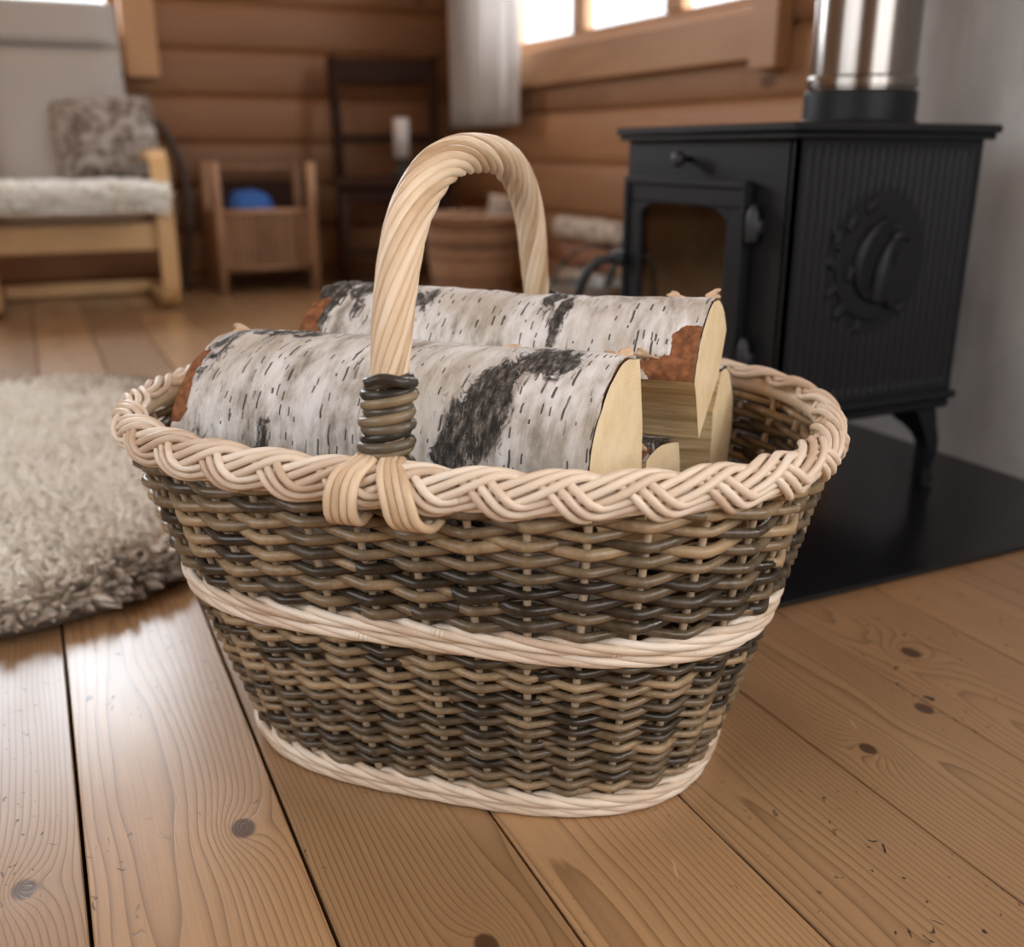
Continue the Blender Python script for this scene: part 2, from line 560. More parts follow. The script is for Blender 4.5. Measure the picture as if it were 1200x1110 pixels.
M['cushion'] = m_plain('grey_beige_canvas', (.42, .39, .36), .9, nscale=300, amt=.08, bump=.2, spec=.15)
M['white_paint'] = m_plain('pine_panelling', (.30, .17, .085), .9, nscale=60, amt=.03, bump=.05)
M['blue'] = m_plain('blue_wool', (.035, .13, .42), .85, nscale=90, amt=.4, bump=.5)
M['wax'] = m_plain('white_wax', (.62, .58, .54), .5, nscale=30, amt=.05)
M['darkmetal'] = m_plain('dark_holder', (.02, .025, .022), .45, nscale=60, amt=.2)
M['darkstick'] = m_plain('dark_stick', (.055, .03, .018), .5, nscale=60, amt=.3)


def m_curtain():
    g = G('white_curtain')
    v = g.coord('Object')
    wv = g.noise(g.mapping(v, (1, 1, 1)), 600, 2)
    d = g('BsdfDiffuse', {'Color': (.84, .82, .80), 'Normal': g.bump(wv, .15, .001)})
    t = g('BsdfTranslucent', {'Color': (.74, .73, .72)})
    mx = g('MixShader', {0: .42, 1: d.outputs[0], 2: t.outputs[0]})
    return g.end(mx.outputs[0])


def m_glass(name, tint=(1, 1, 1), refl=.06):
    g = G(name)
    tr = g('BsdfTransparent', {'Color': tint})
    gl = g('BsdfGlossy', {'Color': (1, 1, 1), 'Roughness': .03})
    fr = g('Fresnel', {'IOR': 1.45})
    mx = g('MixShader', {0: g.math('MULTIPLY', g.math('ADD', fr.outputs[0], refl - .04, clamp=True), g.math('SUBTRACT', 1.0, g('NewGeometry').outputs['Backfacing'])), 1: tr.outputs[0], 2: gl.outputs[0]})
    return g.end(mx.outputs[0])


def m_concrete():
    g = G('grey_render')
    v = g.coord('Object')
    a = g.noise(v, 3, 6, .6)
    b = g.noise(g.mapping(v, (1, 1, .25)), 9, 4, .6)
    f = g.noise(v, 120, 3)
    c = g.ramp(g.math('ADD', g.math('MULTIPLY', a, .6), g.math('MULTIPLY', b, .4)), [(.35, (.32, .315, .305)), (.5, (.44, .435, .425)), (.65, (.55, .545, .53))])
    return g.end(g.bsdf(c, .85, g.bump(f, .3, .002), spec=.2))


def m_steel():
    g = G('steel_flue')
    v = g.coord('Object')
    n = g.noise(g.mapping(v, (60, 60, .5)), 3, 2)
    return g.end(g.bsdf((.30, .27, .245), g.remap(n, .3, .7, .14, .26), metallic=1.0))


def m_pillow():
    g = G('printed_pillow_cloth')
    v = g.coord('Object')
    n = g.noise(v, 14, 3, .6, 1.5)
    n2 = g.noise(v, 40, 2, .6)
    c = g.ramp(g.math('ADD', g.math('MULTIPLY', n, .8), g.math('MULTIPLY', n2, .2)), [(.40, (.13, .10, .085)), (.48, (.27, .23, .20)), (.55, (.42, .39, .36))])
    return g.end(g.bsdf(c, .9, spec=.15))


M['curtain'] = m_curtain()
M['glass'] = m_glass('window_glass')
M['stoveglass'] = m_glass('smoked_stove_glass', (.80, .75, .68), .12)
M['concrete'] = m_concrete()
M['steel'] = m_steel()
M['pillow'] = m_pillow()
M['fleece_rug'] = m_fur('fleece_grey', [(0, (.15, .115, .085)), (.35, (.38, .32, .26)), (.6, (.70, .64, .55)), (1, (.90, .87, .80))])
M['fleece_white'] = m_fur('fleece_cream', [(0, (.60, .53, .40)), (.4, (.80, .76, .66)), (1, (.90, .89, .85))])
M['hide'] = m_plain('hide', (.17, .135, .105), .9, nscale=60, amt=.3)
M['hide_white'] = m_plain('cream_hide', (.66, .62, .53), .9, nscale=60, amt=.15)

# ------------------------------------------------------------------ the room


def m_of(mb, *a, **k):
    mb.box(*a, **k)
    return mb


# floor: every board on its own, laid along Y, on a dark subfloor
floor = structure('floor', (0, 0, 0))
obj('subfloor', MB().box(LX - .1, WX + .3, FY - .1, WY + .3, -.07, -.032), M['blackgap'], floor)
PITCH, GAP = .1772, .0034
k0 = math.floor((LX - .1 + .031) / PITCH)
x = -.031 + k0 * PITCH
while x < WX + .1:
    gap = GAP if x < .3 else GAP * .6
    cxp = x + PITCH / 2
    mb = MB().box(-PITCH / 2 + gap * .55, PITCH / 2 - gap * .45, FY - .05, WY + .1, -.03, rnd.uniform(-.0006, .0), .0012)
    o = obj('floorboard', mb, M['floor'], floor, smooth=False, local=True)
    o.location = (cxp, 0, 0)
    x += PITCH


def log_profile(h, dpt=.020, n=6):
    """a hewn wall log: flat face, eased towards the joints; (out, z)"""
    z = np.array([0, .06, .16, .5, .84, .94, 1.0]) * h
    o = np.array([0, .55, .9, 1.0, .9, .55, 0]) * dpt
    return o, z


def log_piece(a0, a1, z0, h, face, axis, sgn, depth=.12):
    """one timber between a0 and a1 along its axis; face = plane of the wall, sgn = into the room"""
    o, z = log_profile(h)
    prof = [(face + sgn * (oo - .020), z0 + zz) for oo, zz in zip(o, z)]
    prof += [(face - sgn * depth, z0 + h), (face - sgn * depth, z0)]
    n = len(prof)
    V = []
    for a in (a0, a1):
        for (q, zz) in prof:
            V.append((a, q, zz) if axis == 'X' else (q, a, zz))
    F = [(i, (i + 1) % n, n + (i + 1) % n, n + i) for i in range(n)] + [tuple(range(n))[::-1], tuple(range(n, 2 * n))]
    return MB().add(V, F)


COURSE = .196
WIN_R = (2.50, 4.32, .985, 2.1)      # window opening in the window wall: y0 y1 z0 z1
WIN_N = (-1.2, -.36, 1.0, 2.1)           # window opening in the same wall, nearer than the frame
WIN_B = (-1.0, .46, 1.06, 2.36)       # window opening in the back wall: x0 x1 z0 z1


def log_wall(name, axis, face, sgn, a0, a1, z_first, wins, mat):
    w = structure(name)
    z = z_first
    cuts = []
    while z < HC:
        zz0, zz1 = max(z, 0), min(z + COURSE, HC)
        if zz1 - zz0 > .01:
            segs = []
            here = sorted(w_ for w_ in wins if zz1 > w_[2] and zz0 < w_[3])
            cur = a0
            for w_ in here:
                # timbers stop either side of the opening; the ones it cuts into run on thinner
                segs.append((cur, w_[0], zz0, zz1))
                if zz0 < w_[2] - .01:
                    segs.append((w_[0], w_[1], zz0, w_[2]))
                if zz1 > w_[3] + .01:
                    segs.append((w_[0], w_[1], w_[3], zz1))
                cur = w_[1]
            segs.append((cur, a1, zz0, zz1))
            for (p, q, e, f) in segs:
                mb = log_piece(p, q, e, f - e, face, axis, sgn)
                c = np.array([(p + q) / 2, face, (e + f) / 2]) if axis == 'X' else np.array([face, (p + q) / 2, (e + f) / 2])
                mb.v = [v - c for v in mb.v]
                o = obj('wall_timber', mb, mat, w, local=True)
                o.location = c
                set_sharp(o, 50)
        z += COURSE
    return w


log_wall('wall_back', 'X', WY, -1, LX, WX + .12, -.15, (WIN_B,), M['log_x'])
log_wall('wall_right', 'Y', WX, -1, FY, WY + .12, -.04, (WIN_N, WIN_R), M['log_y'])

# walls out of view, with the window openings that light the room
wl = structure('wall_left')
for k, b in enumerate([(FY, -.45), (1.65, WY + .12)]):
    obj('wall_panel', MB().box(LX - .12, LX, b[0], b[1], 0, HC), M['white_paint'], wl, False)
obj('wall_panel', MB().box(LX - .12, LX, -.45, 1.65, 0, .82), M['white_paint'], wl, False)
obj('wall_panel', MB().box(LX - .12, LX, -.45, 1.65, 2.28, HC), M['white_paint'], wl, False)
wf = structure('wall_front')
obj('wall_panel', MB().box(LX - .12, 0.0, FY - .12, FY, 0, HC), M['white_paint'], wf, False)
obj('wall_panel', MB().box(1.8, WX + .12, FY - .12, FY, 0, HC), M['white_paint'], wf, False)
obj('wall_panel', MB().box(0.0, 1.8, FY - .12, FY, 0, .72), M['white_paint'], wf, False)
obj('wall_panel', MB().box(0.0, 1.8, FY - .12, FY, 2.28, HC), M['white_paint'], wf, False)
ceil = structure('ceiling')
cb = obj('ceiling_boards', MB().box(LX - .12, WX + .12, FY - .12, WY + .12, HC, HC + .05), M['casing'], ceil, False)


def window(name, axis, face, sgn, a0, a1, z0, z1, mull, ends):
    """sashes and glass set in the opening, casing boards on the room side. sgn points into the room"""
    w = structure(name)

    def bx(nm, p, q, z_0, z_1, d0, d1, mat, bev=.004):
        f0, f1 = sorted((face + sgn * d0, face + sgn * d1))
        mb = MB().box(p, q, f0, f1, z_0, z_1, bev) if axis == 'X' else MB().box(f0, f1, p, q, z_0, z_1, bev)
        o = obj(nm, mb, mat, w, False)
        return o
    # casing
    bx('bottom_casing', a0, a1, z0 - .135, z0 + .0, 0.001, .045, M['casing'])
    bx('top_casing', a0, a1, z1 - .0, z1 + .08, 0.001, .03, M['casing'])
    for (p, q) in ends:
        bx('side_casing', p, q, z0 - .165, z1 + .08, 0.001, .06, M['casing'])
    bx('window_board', a0, a1, z0 - .0, z0 + .018, -.11, .001, M['casing'])
    # sash frame
    s = .04
    bx('sash_rail', a0, a1, z0 + .018, z0 + .018 + s, -.10, -.055, M['casing'])
    bx('sash_rail', a0, a1, z1 - s, z1, -.10, -.055, M['casing'])
    xs = [a0] + list(mull) + [a1]
    bx('sash_stile', a0, a0 + s, z0 + .019 + s, z1 - s, -.10, -.055, M['casing'])
    bx('sash_stile', a1 - s, a1, z0 + .019 + s, z1 - s, -.10, -.055, M['casing'])
    for mm in mull:
        bx('mullion', mm - .05, mm + .05, z0 + .019 + s, z1 - s, -.10, -.05, M['casing'])
    edges = [a0 + s] + [e for mm in mull for e in (mm - .05, mm + .05)] + [a1 - s]
    for i in range(0, len(edges), 2):
        bx('pane', edges[i] + .001, edges[i + 1] - .001, z0 + .020 + s, z1 - s - .001, -.080, -.076, M['glass'], 0)
    return w


window('window_1', 'Y', WX, -1, *WIN_R, (3.06, 3.72), ((2.38, 2.499), (4.321, 4.44)))
window('window_2', 'X', WY, -1, *WIN_B, (-.3,), ((-1.12, -1.001), (.461, .60)))

window('window_3', 'Y', WX, -1, *WIN_N, (-.78,), ())

# grey rendered heat shield behind the stove
hs = obj('wall_hearth', MB().box(1.64, WX - .037, -.2, 1.70, 0, HC - .01, .004), M['concrete'], None, False)
hs['kind'] = 'structure'

# ------------------------------------------------------------------ hearth plate, stove, flue
hp = obj('hearth_plate', MB().box(.76, 1.636, .957, 2.05, .0005, .0085, .002), M['plate'], None, False)
tag(hp, 'flat glossy black hearth plate on the floor under the stove', 'hearth plate')

SX0, SX1, SY0, SY1 = 1.055, 1.452, 1.23, 1.70
ZT = .636
stove = thing('wood_stove', 'black cast iron stove with squirrel relief and glass door', 'stove', (1.255, 1.465, .0085))
b = MB()
# hollow body: back, far side, floor, top, front frame with the door opening, near side
b.box(SX1 - .012, SX1, SY0 + .013, SY1, .19, ZT - .02)
b.box(SX0 + .013, SX1 - .012, SY1 - .012, SY1, .19, ZT - .02)
b.box(SX0 + .013, SX1 - .012, SY0 + .013, SY1 - .012, .19, .21)
obj('body', b, M['iron'], stove, False)
fr = MB()
fr.box(SX0, SX0 + .013, SY0, SY0 + .13, .19, ZT - .02)
fr.box(SX0, SX0 + .013, SY1 - .055, SY1, .19, ZT - .02)
fr.box(SX0, SX0 + .013, SY0 + .13, SY1 - .055, .52, ZT - .02)
fr.box(SX0, SX0 + .013, SY0 + .13, SY1 - .055, .19, .25)
obj('front_frame', fr, M['iron'], stove, False)
ln = MB()
ln.box(SX1 - .04, SX1 - .014, SY0 + .03, SY1 - .02, .213, .60)
ln.box(SX0 + .03, SX1 - .04, SY1 - .035, SY1 - .014, .213, .58)
ln.box(SX0 + .03, SX1 - .04, SY0 + .03, SY0 + .05, .213, .58)
obj('firebox_lining', ln, M['brick'], stove, False)
# near side: corrugated cast panel, ribs fading out round the relief
nx, nz = 200, 60
xs = np.linspace(SX0, SX1, nx)
zs = np.linspace(.19, ZT - .02, nz)
XX, ZZ = np.meshgrid(xs, zs, indexing='ij')
CXR, CZR = 1.245, .425
ov = np.sqrt(((XX - CXR) / .105) ** 2 + ((ZZ - CZR) / .118) ** 2)
fade = np.clip((ov - .95) / .12, 0, 1)
edge = np.clip((XX - SX0 - .018) / .004, 0, 1) * np.clip((SX1 - .018 - XX) / .004, 0, 1) * np.clip((ZT - .03 - ZZ) / .006, 0, 1) * np.clip((ZZ - .205) / .006, 0, 1)
rib = (0.5 + 0.5 * np.cos((XX - SX0) * 2 * np.pi / .0166)) ** 0.6
dep = -.005 * edge + .005 * (rib * fade + .5 * (1 - fade)) * edge
YY = SY0 - dep
obj('ribbed_side', MB().grid(np.stack([XX, YY, ZZ], 2)).box(SX0, SX1, SY0 + .006, SY0 + .012, .19, ZT - .02), M['iron'], stove)


def relief_tube(mb, pts, r, n=24, squash=.45, y0=SY0 + .0018):
    c = spline([(CXR + p[0], 0, CZR + p[1]) for p in pts], n)
    v, f = tube(c, r, 8, ref=(0, 1, 0))
    v[:, 1] = y0 + np.minimum(v[:, 1], .5) * squash
    mb.add(v, f)


def taper(n, r0, r1, peak=.5, rp=None):
    t = np.linspace(0, 1, n)
    rp = rp if rp is not None else max(r0, r1)
    return np.where(t < peak, r0 + (rp - r0) * np.sin(t / peak * np.pi / 2), r1 + (rp - r1) * np.sin((1 - t) / (1 - peak) * np.pi / 2))


sq = MB()
# squirrel sitting up in profile, facing right: plumed tail, back, head, ears, paws, haunch
relief_tube(sq, [(-.008, -.060), (-.030, -.040), (-.038, -.010), (-.030, .025), (-.012, .050), (.012, .066), (.034, .064)], taper(30, .006, .003, .55, .013), 30, .8)
relief_tube(sq, [(-.004, -.052), (-.022, -.030), (-.026, -.004), (-.018, .024), (-.002, .042), (.016, .050)], taper(24, .004, .003, .5, .008), 24, .8)
relief_tube(sq, [(.006, -.066), (.010, -.040), (.014, -.010), (.022, .018), (.034, .036)], taper(24, .014, .009, .35, .017), 24, .8)
relief_tube(sq, [(.030, .034), (.042, .042), (.056, .040), (.066, .033)], taper(24, .010, .003, .35, .0115), 24, .9)
relief_tube(sq, [(.033, .046), (.032, .056), (.035, .064)], taper(10, .004, .001, .3, .0045), 10, .6)
relief_tube(sq, [(.042, .048), (.043, .058), (.048, .065)], taper(10, .004, .001, .3, .0045), 10, .6)
relief_tube(sq, [(.024, .006), (.040, .001), (.052, .012), (.056, .020)], taper(12, .006, .0025, .3, .006), 12, .8)
relief_tube(sq, [(.008, -.048), (.022, -.054), (.036, -.070), (.050, -.074)], taper(12, .010, .004, .3, .013), 12, .75)
obj('squirrel_relief', sq, M['iron'], stove)
br = MB()
relief_tube(br, [(-.085, .02), (-.078, -.03), (-.055, -.072), (.0, -.092), (.06, -.084)], taper(30, .003, .003, .4, .0055), 30, .8)


def oak_leaf(px, pz, a, ln):
    ca, sa = math.cos(R(a)), math.sin(R(a))
    at = lambda u, v: (px + ca * u * ln - sa * v * ln, pz + sa * u * ln + ca * v * ln)
    relief_tube(br, [at(0, 0), at(.5, .03), at(1, 0)], taper(12, .002, .002, .5, .0060), 12, .9)
    for u_ in (.25, .52, .78):
        for sg in (-1, 1):
            relief_tube(br, [at(u_ - .12, 0), at(u_, .16 * sg), at(u_ + .08, .30 * sg)], taper(8, .004, .0015, .5, .0052), 8, .9)


for q_ in [(-.082, -.005, 150, .030), (-.078, -.035, 205, .030), (-.058, -.066, 215, .034), (-.058, -.030, 75, .030), (-.085, .020, 95, .036), (-.025, -.090, 250, .028),
           (.050, -.083, 20, .030), (-.070, .050, 55, .036), (-.035, .082, 30, .032)]:
    oak_leaf(*q_)
obj('oak_branch_relief', br, M['iron'], stove)
# top plate with a moulded edge
tp = MB()
tp.box(SX0 - .014, SX1 + .014, SY0 - .014, SY1 + .014, ZT - .020, ZT - .010, .003)
tp.box(SX0 - .020, SX1 + .020, SY0 - .020, SY1 + .020, ZT - .010, ZT + .004, .004)
obj('top_plate', tp, M['iron'], stove, False)
bm_ = MB()
bm_.box(SX0 - .010, SX1 + .010, SY0 - .010, SY1 + .010, .178, .192, .004)
bm_.box(SX0 - .002, SX1 + .002, SY0 - .002, SY1 + .002, .160, .178, .004)
obj('base_moulding', bm_, M['iron'], stove, False)
for sx, sy in ((0, 0), (0, 1), (1, 0), (1, 1)):
    lx, ly = (SX0 + .03, SX1 - .03)[sx], (SY0 + .03, SY1 - .03)[sy]
    dx, dy = (-1, 1)[sx], (-1, 1)[sy]
    prof = spline([(lx - dx * .012, ly - dy * .012, .160), (lx, ly, .135), (lx + dx * .014, ly + dy * .010, .09), (lx + dx * .012, ly + dy * .008, .045), (lx + dx * .016, ly + dy * .010, .0115)], 20)
    rr = np.interp(np.linspace(0, 1, 20), [0, .15, .35, .8, .93, 1], [.040, .032, .022, .016, .018, .020])
    obj('leg', MB().tube(prof, rr, 4, ref=(1, 0, 0), phase=math.pi / 4), M['iron'], stove, False)
# door
DX = SX0 - .016
DY0, DY1, DZ0, DZ1 = SY0 + .085, SY1 - .02, .215, .553
door = MB()
fw_ = .052
door.box(DX, DX + .015, DY0, DY1, DZ1 - fw_ + .008, DZ1, .003)
door.box(DX, DX + .015, DY0, DY1, DZ0, DZ0 + fw_, .003)
door.box(DX, DX + .015, DY0, DY0 + fw_, DZ0 + fw_, DZ1 - fw_ + .008, .003)
door.box(DX, DX + .015, DY1 - fw_, DY1, DZ0 + fw_, DZ1 - fw_ + .008, .003)
# raised outer bead
door.box(DX - .006, DX + .002, DY0, DY1, DZ1 - .012, DZ1, .002)
door.box(DX - .006, DX + .002, DY0, DY0 + .012, DZ0, DZ1 - .012, .002)
door.box(DX - .006, DX + .002, DY1 - .012, DY1, DZ0, DZ1 - .012, .002)
# arched head: filled corners of the glass opening
for y0_, s_ in ((DY0 + fw_, 1), (DY1 - fw_, -1)):
    zt_ = DZ1 - fw_ + .008
    pts = [(y0_, zt_)] + [(y0_ + s_ * .055 * (1 - math.sin(a)), zt_ - .028 * (1 - math.cos(a))) for a in np.linspace(0, math.pi / 2, 8)]
    n_ = len(pts)
    V = [(DX + d, p[0], p[1]) for d in (0.001, .013) for p in pts]
    F = [tuple(range(n_)), tuple(range(n_, 2 * n_))[::-1]] + [(i, (i + 1) % n_, n_ + (i + 1) % n_, n_ + i) for i in range(n_)]
    door.add(V, F)
dd = obj('door', door, M['iron'], stove, False)
obj('glass_pane', MB().box(DX + .006, DX + .010, DY0 + fw_ - .003, DY1 - fw_ + .003, DZ0 + fw_ - .003, DZ1 - fw_ + .011), M['stoveglass'], dd, False)
for hz in (DZ1 - .07, DZ0 + .055):
    h = MB()
    h.box(DX - .002, SX0 + .006, DY0 - .028, DY0 + .014, hz - .012, hz + .012, .003)
    h.lathe([(.009, hz - .024), (.011, hz - .020), (.011, hz + .020), (.008, hz + .026), (.005, hz + .034), (.0, hz + .036)], 14, (DX + .002, DY0 - .016, 0))
    obj('hinge', h, M['ironmatt'], dd)
lt = MB()
lt.box(DX - .022, DX + .004, DY1 - .012, DY1 + .018, .385, .415, .004)
lt.tube(spline([(DX - .014, DY1 + .002, .40), (DX - .05, DY1 + .01, .395), (DX - .075, DY1 + .025, .36), (DX - .085, DY1 + .05, .27), (DX - .08, DY1 + .06, .22)], 20), .0095, 8, ref=(0, 1, 0.2))
obj('latch_handle', lt, M['ironmatt'], dd)
kb = MB()
kb.tube([(SX0 + .002, 1.50, .585), (SX0 - .016, 1.50, .585), (SX0 - .018, 1.50, .585), (SX0 - .030, 1.50, .585), (SX0 - .034, 1.50, .585)], [.006, .006, .013, .014, .006], 12, ref=(0, 0, 1))
obj('damper_knob', kb, M['ironmatt'], stove)
fc = MB().lathe([(.0, ZT + .004), (.100, ZT + .004), (.101, ZT + .010), (.0965, ZT + .014), (.0965, ZT + .058), (.094, ZT + .062), (.0, ZT + .062)], 36, (1.358, 1.425, 0))
c_ = obj('flue_collar', fc, M['iron'], stove)
set_sharp(c_, 30)

flue = thing('flue_pipe', 'shiny steel flue pipe rising from the black stove', 'pipe', (1.358, 1.425, ZT + .062))
fp = obj('pipe', MB().lathe([(.089, .001), (.089, HC - ZT - .064)], 40), M['steel'], flue, local=True)
rg = obj('pipe_band', MB().lathe([(.0895, .004), (.094, .006), (.094, .020), (.0895, .024)], 40), M['steel'], flue, local=True)
set_sharp(fp, 30)
set_sharp(rg, 40)

# ------------------------------------------------------------------ the willow basket (built in its own frame, long axis along local X)
BC = (.3935, .9121)
BTH = -.7248
basket = thing('willow_basket', 'large oval brown willow log basket with pale plaited rim and twisted hoop handle', 'basket', (*BC, .0), BTH)
RIM = (.344, .257, 2.47)
BAS = (.240, .193, 2.9)
BOFF = np.array([.0094, .021])
ZR = .335


def sup(psi, a, b, n):
    c, s = np.cos(psi), np.sin(psi)
    r = (np.abs(c / a) ** n + np.abs(s / b) ** n) ** (-1 / n)
    return np.stack([r * c, r * s], -1)


_ps = np.linspace(-np.pi / 2, 1.5 * np.pi, 4001)
_cv = sup(_ps, (RIM[0] + BAS[0]) / 2, (RIM[1] + BAS[1]) / 2, 2.6)
_sl = np.concatenate([[0], np.cumsum(np.linalg.norm(np.diff(_cv, axis=0), axis=1))])
_sl /= _sl[-1]


def psi_of(u):
    u = np.asarray(u, float)
    return np.interp(u % 1.0, _sl, _ps) + 0 * u


def wall(u, t):
    """point and outward normal on the basket wall; u around (0 = near handle), t height 0..1"""
    p = psi_of(u)
    t = np.broadcast_to(np.asarray(t, float), p.shape)

    def at(q):
        ra, rb = sup(q, *BAS) + BOFF * 1.0, sup(q, *RIM)
        return ra * (1 - t)[..., None] + rb * t[..., None]
    xy = at(p)
    d = at(p + 1e-4) - at(p - 1e-4)
    d /= np.linalg.norm(d, axis=-1)[..., None]
    nrm = np.stack([d[..., 1], -d[..., 0], np.full(p.shape, -.26)], -1)
    nrm /= np.linalg.norm(nrm, axis=-1)[..., None]
    dip = .016 * np.clip(4 * t * (1 - t), 0, 1) * np.cos(p) ** 2
    return np.concatenate([xy, (t * ZR - dip)[..., None]], -1), nrm


NS = 40
# stakes
for j in range(NS):
    u = (j + .5) / NS
    tt = np.linspace(.012, 1.03, 14)
    P, n_ = wall(np.full(14, u), tt)
    obj('stake', MB().tube(P, np.linspace(.0038, .0034, 14), 6, ref=n_[0]), M['stake'], basket, local=True)
# thick dark sticks of the handle bow, pushed down into the wall on both sides
for uu in (0.0, .5):
    for k in (-1.2, -.4, .4, 1.2):
        P, n_ = wall(np.full(12, uu + k * .0046), np.linspace(.1, 1.0, 12))
        obj('handle_stake', MB().tube(P - n_ * (.0055), .0050, 7, ref=n_[0]), M['weaver'], basket, local=True)


def tri(ph):
    c = np.cos(np.pi * ph)
    return .72 * (2 / np.pi) * np.arcsin(np.clip(c, -1, 1)) + .28 * c


ROWS = []
ZW0, ZW1 = .191, .216          # waist band
ZF1 = .025                     # foot band
nlow, nup = 24, 15
for i in range(nlow):
    ROWS.append((ZF1 + .0035 + (ZW0 - ZF1 - .004) * (i + .5) / nlow, .00395))
for i in range(nup):
    ROWS.append((ZW1 + .002 + (ZR - .002 - ZW1) * (i + .5) / nup, .00495))
for r_, (z, rad) in enumerate(ROWS):
    start = rnd.random()
    nseg = 5
    sgn = 1 if r_ % 2 else -1
    for s_ in range(nseg):
        u0 = start + s_ / nseg
        u1 = u0 + 1 / nseg + .35 / NS
        n = int((u1 - u0) * NS * 10)
        u = np.linspace(u0, u1, n)
        tz = z / ZR + .0035 * np.sin(2 * np.pi * u * 3 + r_ * 1.7) + .002 * np.sin(2 * np.pi * u * 7 + r_ * 3.1)
        P, nn = wall(u, tz)
        amp = .0074
        off = sgn * amp * tri(u * NS - .5)
        e = np.linspace(0, 1, n)
        off = off - .006 * np.clip((e - .965) / .035, 0, 1) - .004 * np.clip((.03 - e) / .03, 0, 1)
        rr = rad * np.interp(e, [0, .1, .8, 1], [1.08, 1.05, .93, .8]) * rnd.uniform(.86, 1.1)
        obj('weaver', MB().tube(P + nn * off[:, None], rr, 7), M['weaver'], basket, local=True)


def wale(name, z0, z1, nrow, rad, lean, out0, mat, nstr=3, per=40 / 13, splits=4):
    """rows of pale waling: rods that climb over two stakes and duck behind the third"""
    for k in range(nrow):
        zc = z0 + (z1 - z0) * (k + .5) / nrow
        for q in range(nstr):
            for s_ in range(splits):
                u = np.linspace(s_ / splits, (s_ + 1) / splits + .3 / NS, 110) + .083 * q + .041 * k + .06
                ph = (u * NS + q * per / nstr + k * .9) / per
                f = ph - np.floor(ph)
                # outside on 0..0.72, inside after
                o = np.where(f < .76, np.sin(np.pi * f / .76) ** .6, -np.sin(np.pi * (f - .76) / .24) * .9)
                zz = zc + lean * np.where(f < .76, (f / .76 - .5) * 2, 1 - (f - .76) / .24 * 2)
                P, nn = wall(u, zz / ZR)
                off = out0 + .0052 * o
                obj(name, MB().tube(P + nn * off[:, None], rad, 7), mat, basket, local=True)


wale('waist_rod', ZW0, ZW1, 2, .0042, -.0050, .0030, M['pale'])
wale('foot_rod', .003, ZF1 + .002, 2, .0043, -.0046, .0050, M['pale'])
# woven oval bottom
bt = MB()
pp = np.linspace(0, 2 * np.pi, 64, endpoint=False)
rim_ = np.concatenate([sup(pp, BAS[0] + .002, BAS[1] + .002, BAS[2]) + BOFF, np.full((64, 1), .008)], 1)
for z_ in (.006, .014):
    pass
bt.add(np.vstack([rim_ - [0, 0, .003], rim_ + [0, 0, .006]]),
       [tuple(range(64))[::-1], tuple(range(64, 128))] + [(i, (i + 1) % 64, 64 + (i + 1) % 64, 64 + i) for i in range(64)])
obj('bottom', bt, M['weaver'], basket, local=True)

# plaited rim: three flat strands of three rods, wrapped over the edge from outside to inside
BRIM = (RIM[0] + .001, RIM[1] + .002, RIM[2])
ZB = ZR + .0125
NPER = 11


def rim_frame(u):
    p = psi_of(u)
    xy = sup(p, *BRIM)
    d = sup(p + 1e-4, *BRIM) - sup(p - 1e-4, *BRIM)
    d /= np.linalg.norm(d, axis=-1)[..., None]
    nrm = np.stack([d[..., 1], -d[..., 0], 0 * p], -1)
    return np.concatenate([xy, np.full(p.shape + (1,), ZB)], -1), nrm


def rim_point(u, w, lift):
    """w in -1..1 across the plait (outside bottom .. inside top), lift = height above its surface"""
    C0, nrm = rim_frame(u)
    al = R(-68) + (np.asarray(w) + 1) / 2 * R(200)
    rh, rv = .0115 + lift, .0125 + lift
    return C0 + nrm * (rh * np.cos(al))[:, None] + np.array([0, 0, 1]) * (rv * np.sin(al))[:, None]


RB = .0036
for k in range(3):
    for q in range(3):
        splits = 6
        for s_ in range(splits):
            ua = (s_ + .17 * k + .02 * q) / splits
            u = np.linspace(ua, ua + 1 / splits + .004, 150)
            th0 = 2 * np.pi * (NPER * u + k / 3)
            th = th0 - .42 * np.sin(th0)
            dth = 1 - .42 * np.cos(th0)
            # strand centre across the plait and its slope
            w = .80 * np.sin(th)
            dw = .80 * np.cos(th) * dth * 2 * np.pi * NPER
            lift = .0028 + .0031 * np.sin(2 * th)
            # neighbour rods lie side by side: shift across and along
            width = .0225                                # metres per unit w
            per = 1.95
            tx, ty = per, dw * width
            ll = np.sqrt(tx ** 2 + ty ** 2)
            d_ = (q - 1) * RB * 2.02
            w2 = w + d_ * tx / ll / width
            u2 = u - d_ * ty / ll / per
            P = rim_point(u2, np.clip(w2, -1.08, 1.08), lift)
            e = np.linspace(0, 1, 150)
            rr = RB * np.interp(e, [0, .02, .98, 1], [.7, 1, 1, .7])
            obj('braid_rod', MB().tube(P, rr, 7), M['pale'], basket, local=True)
# core of the rim under the plait
u = np.linspace(0, 1, 160, endpoint=False)
C0, nr = rim_frame(u)
obj('rim_core', MB().tube(C0, .0105, 8, closed=True), M['pale'], basket, local=True)

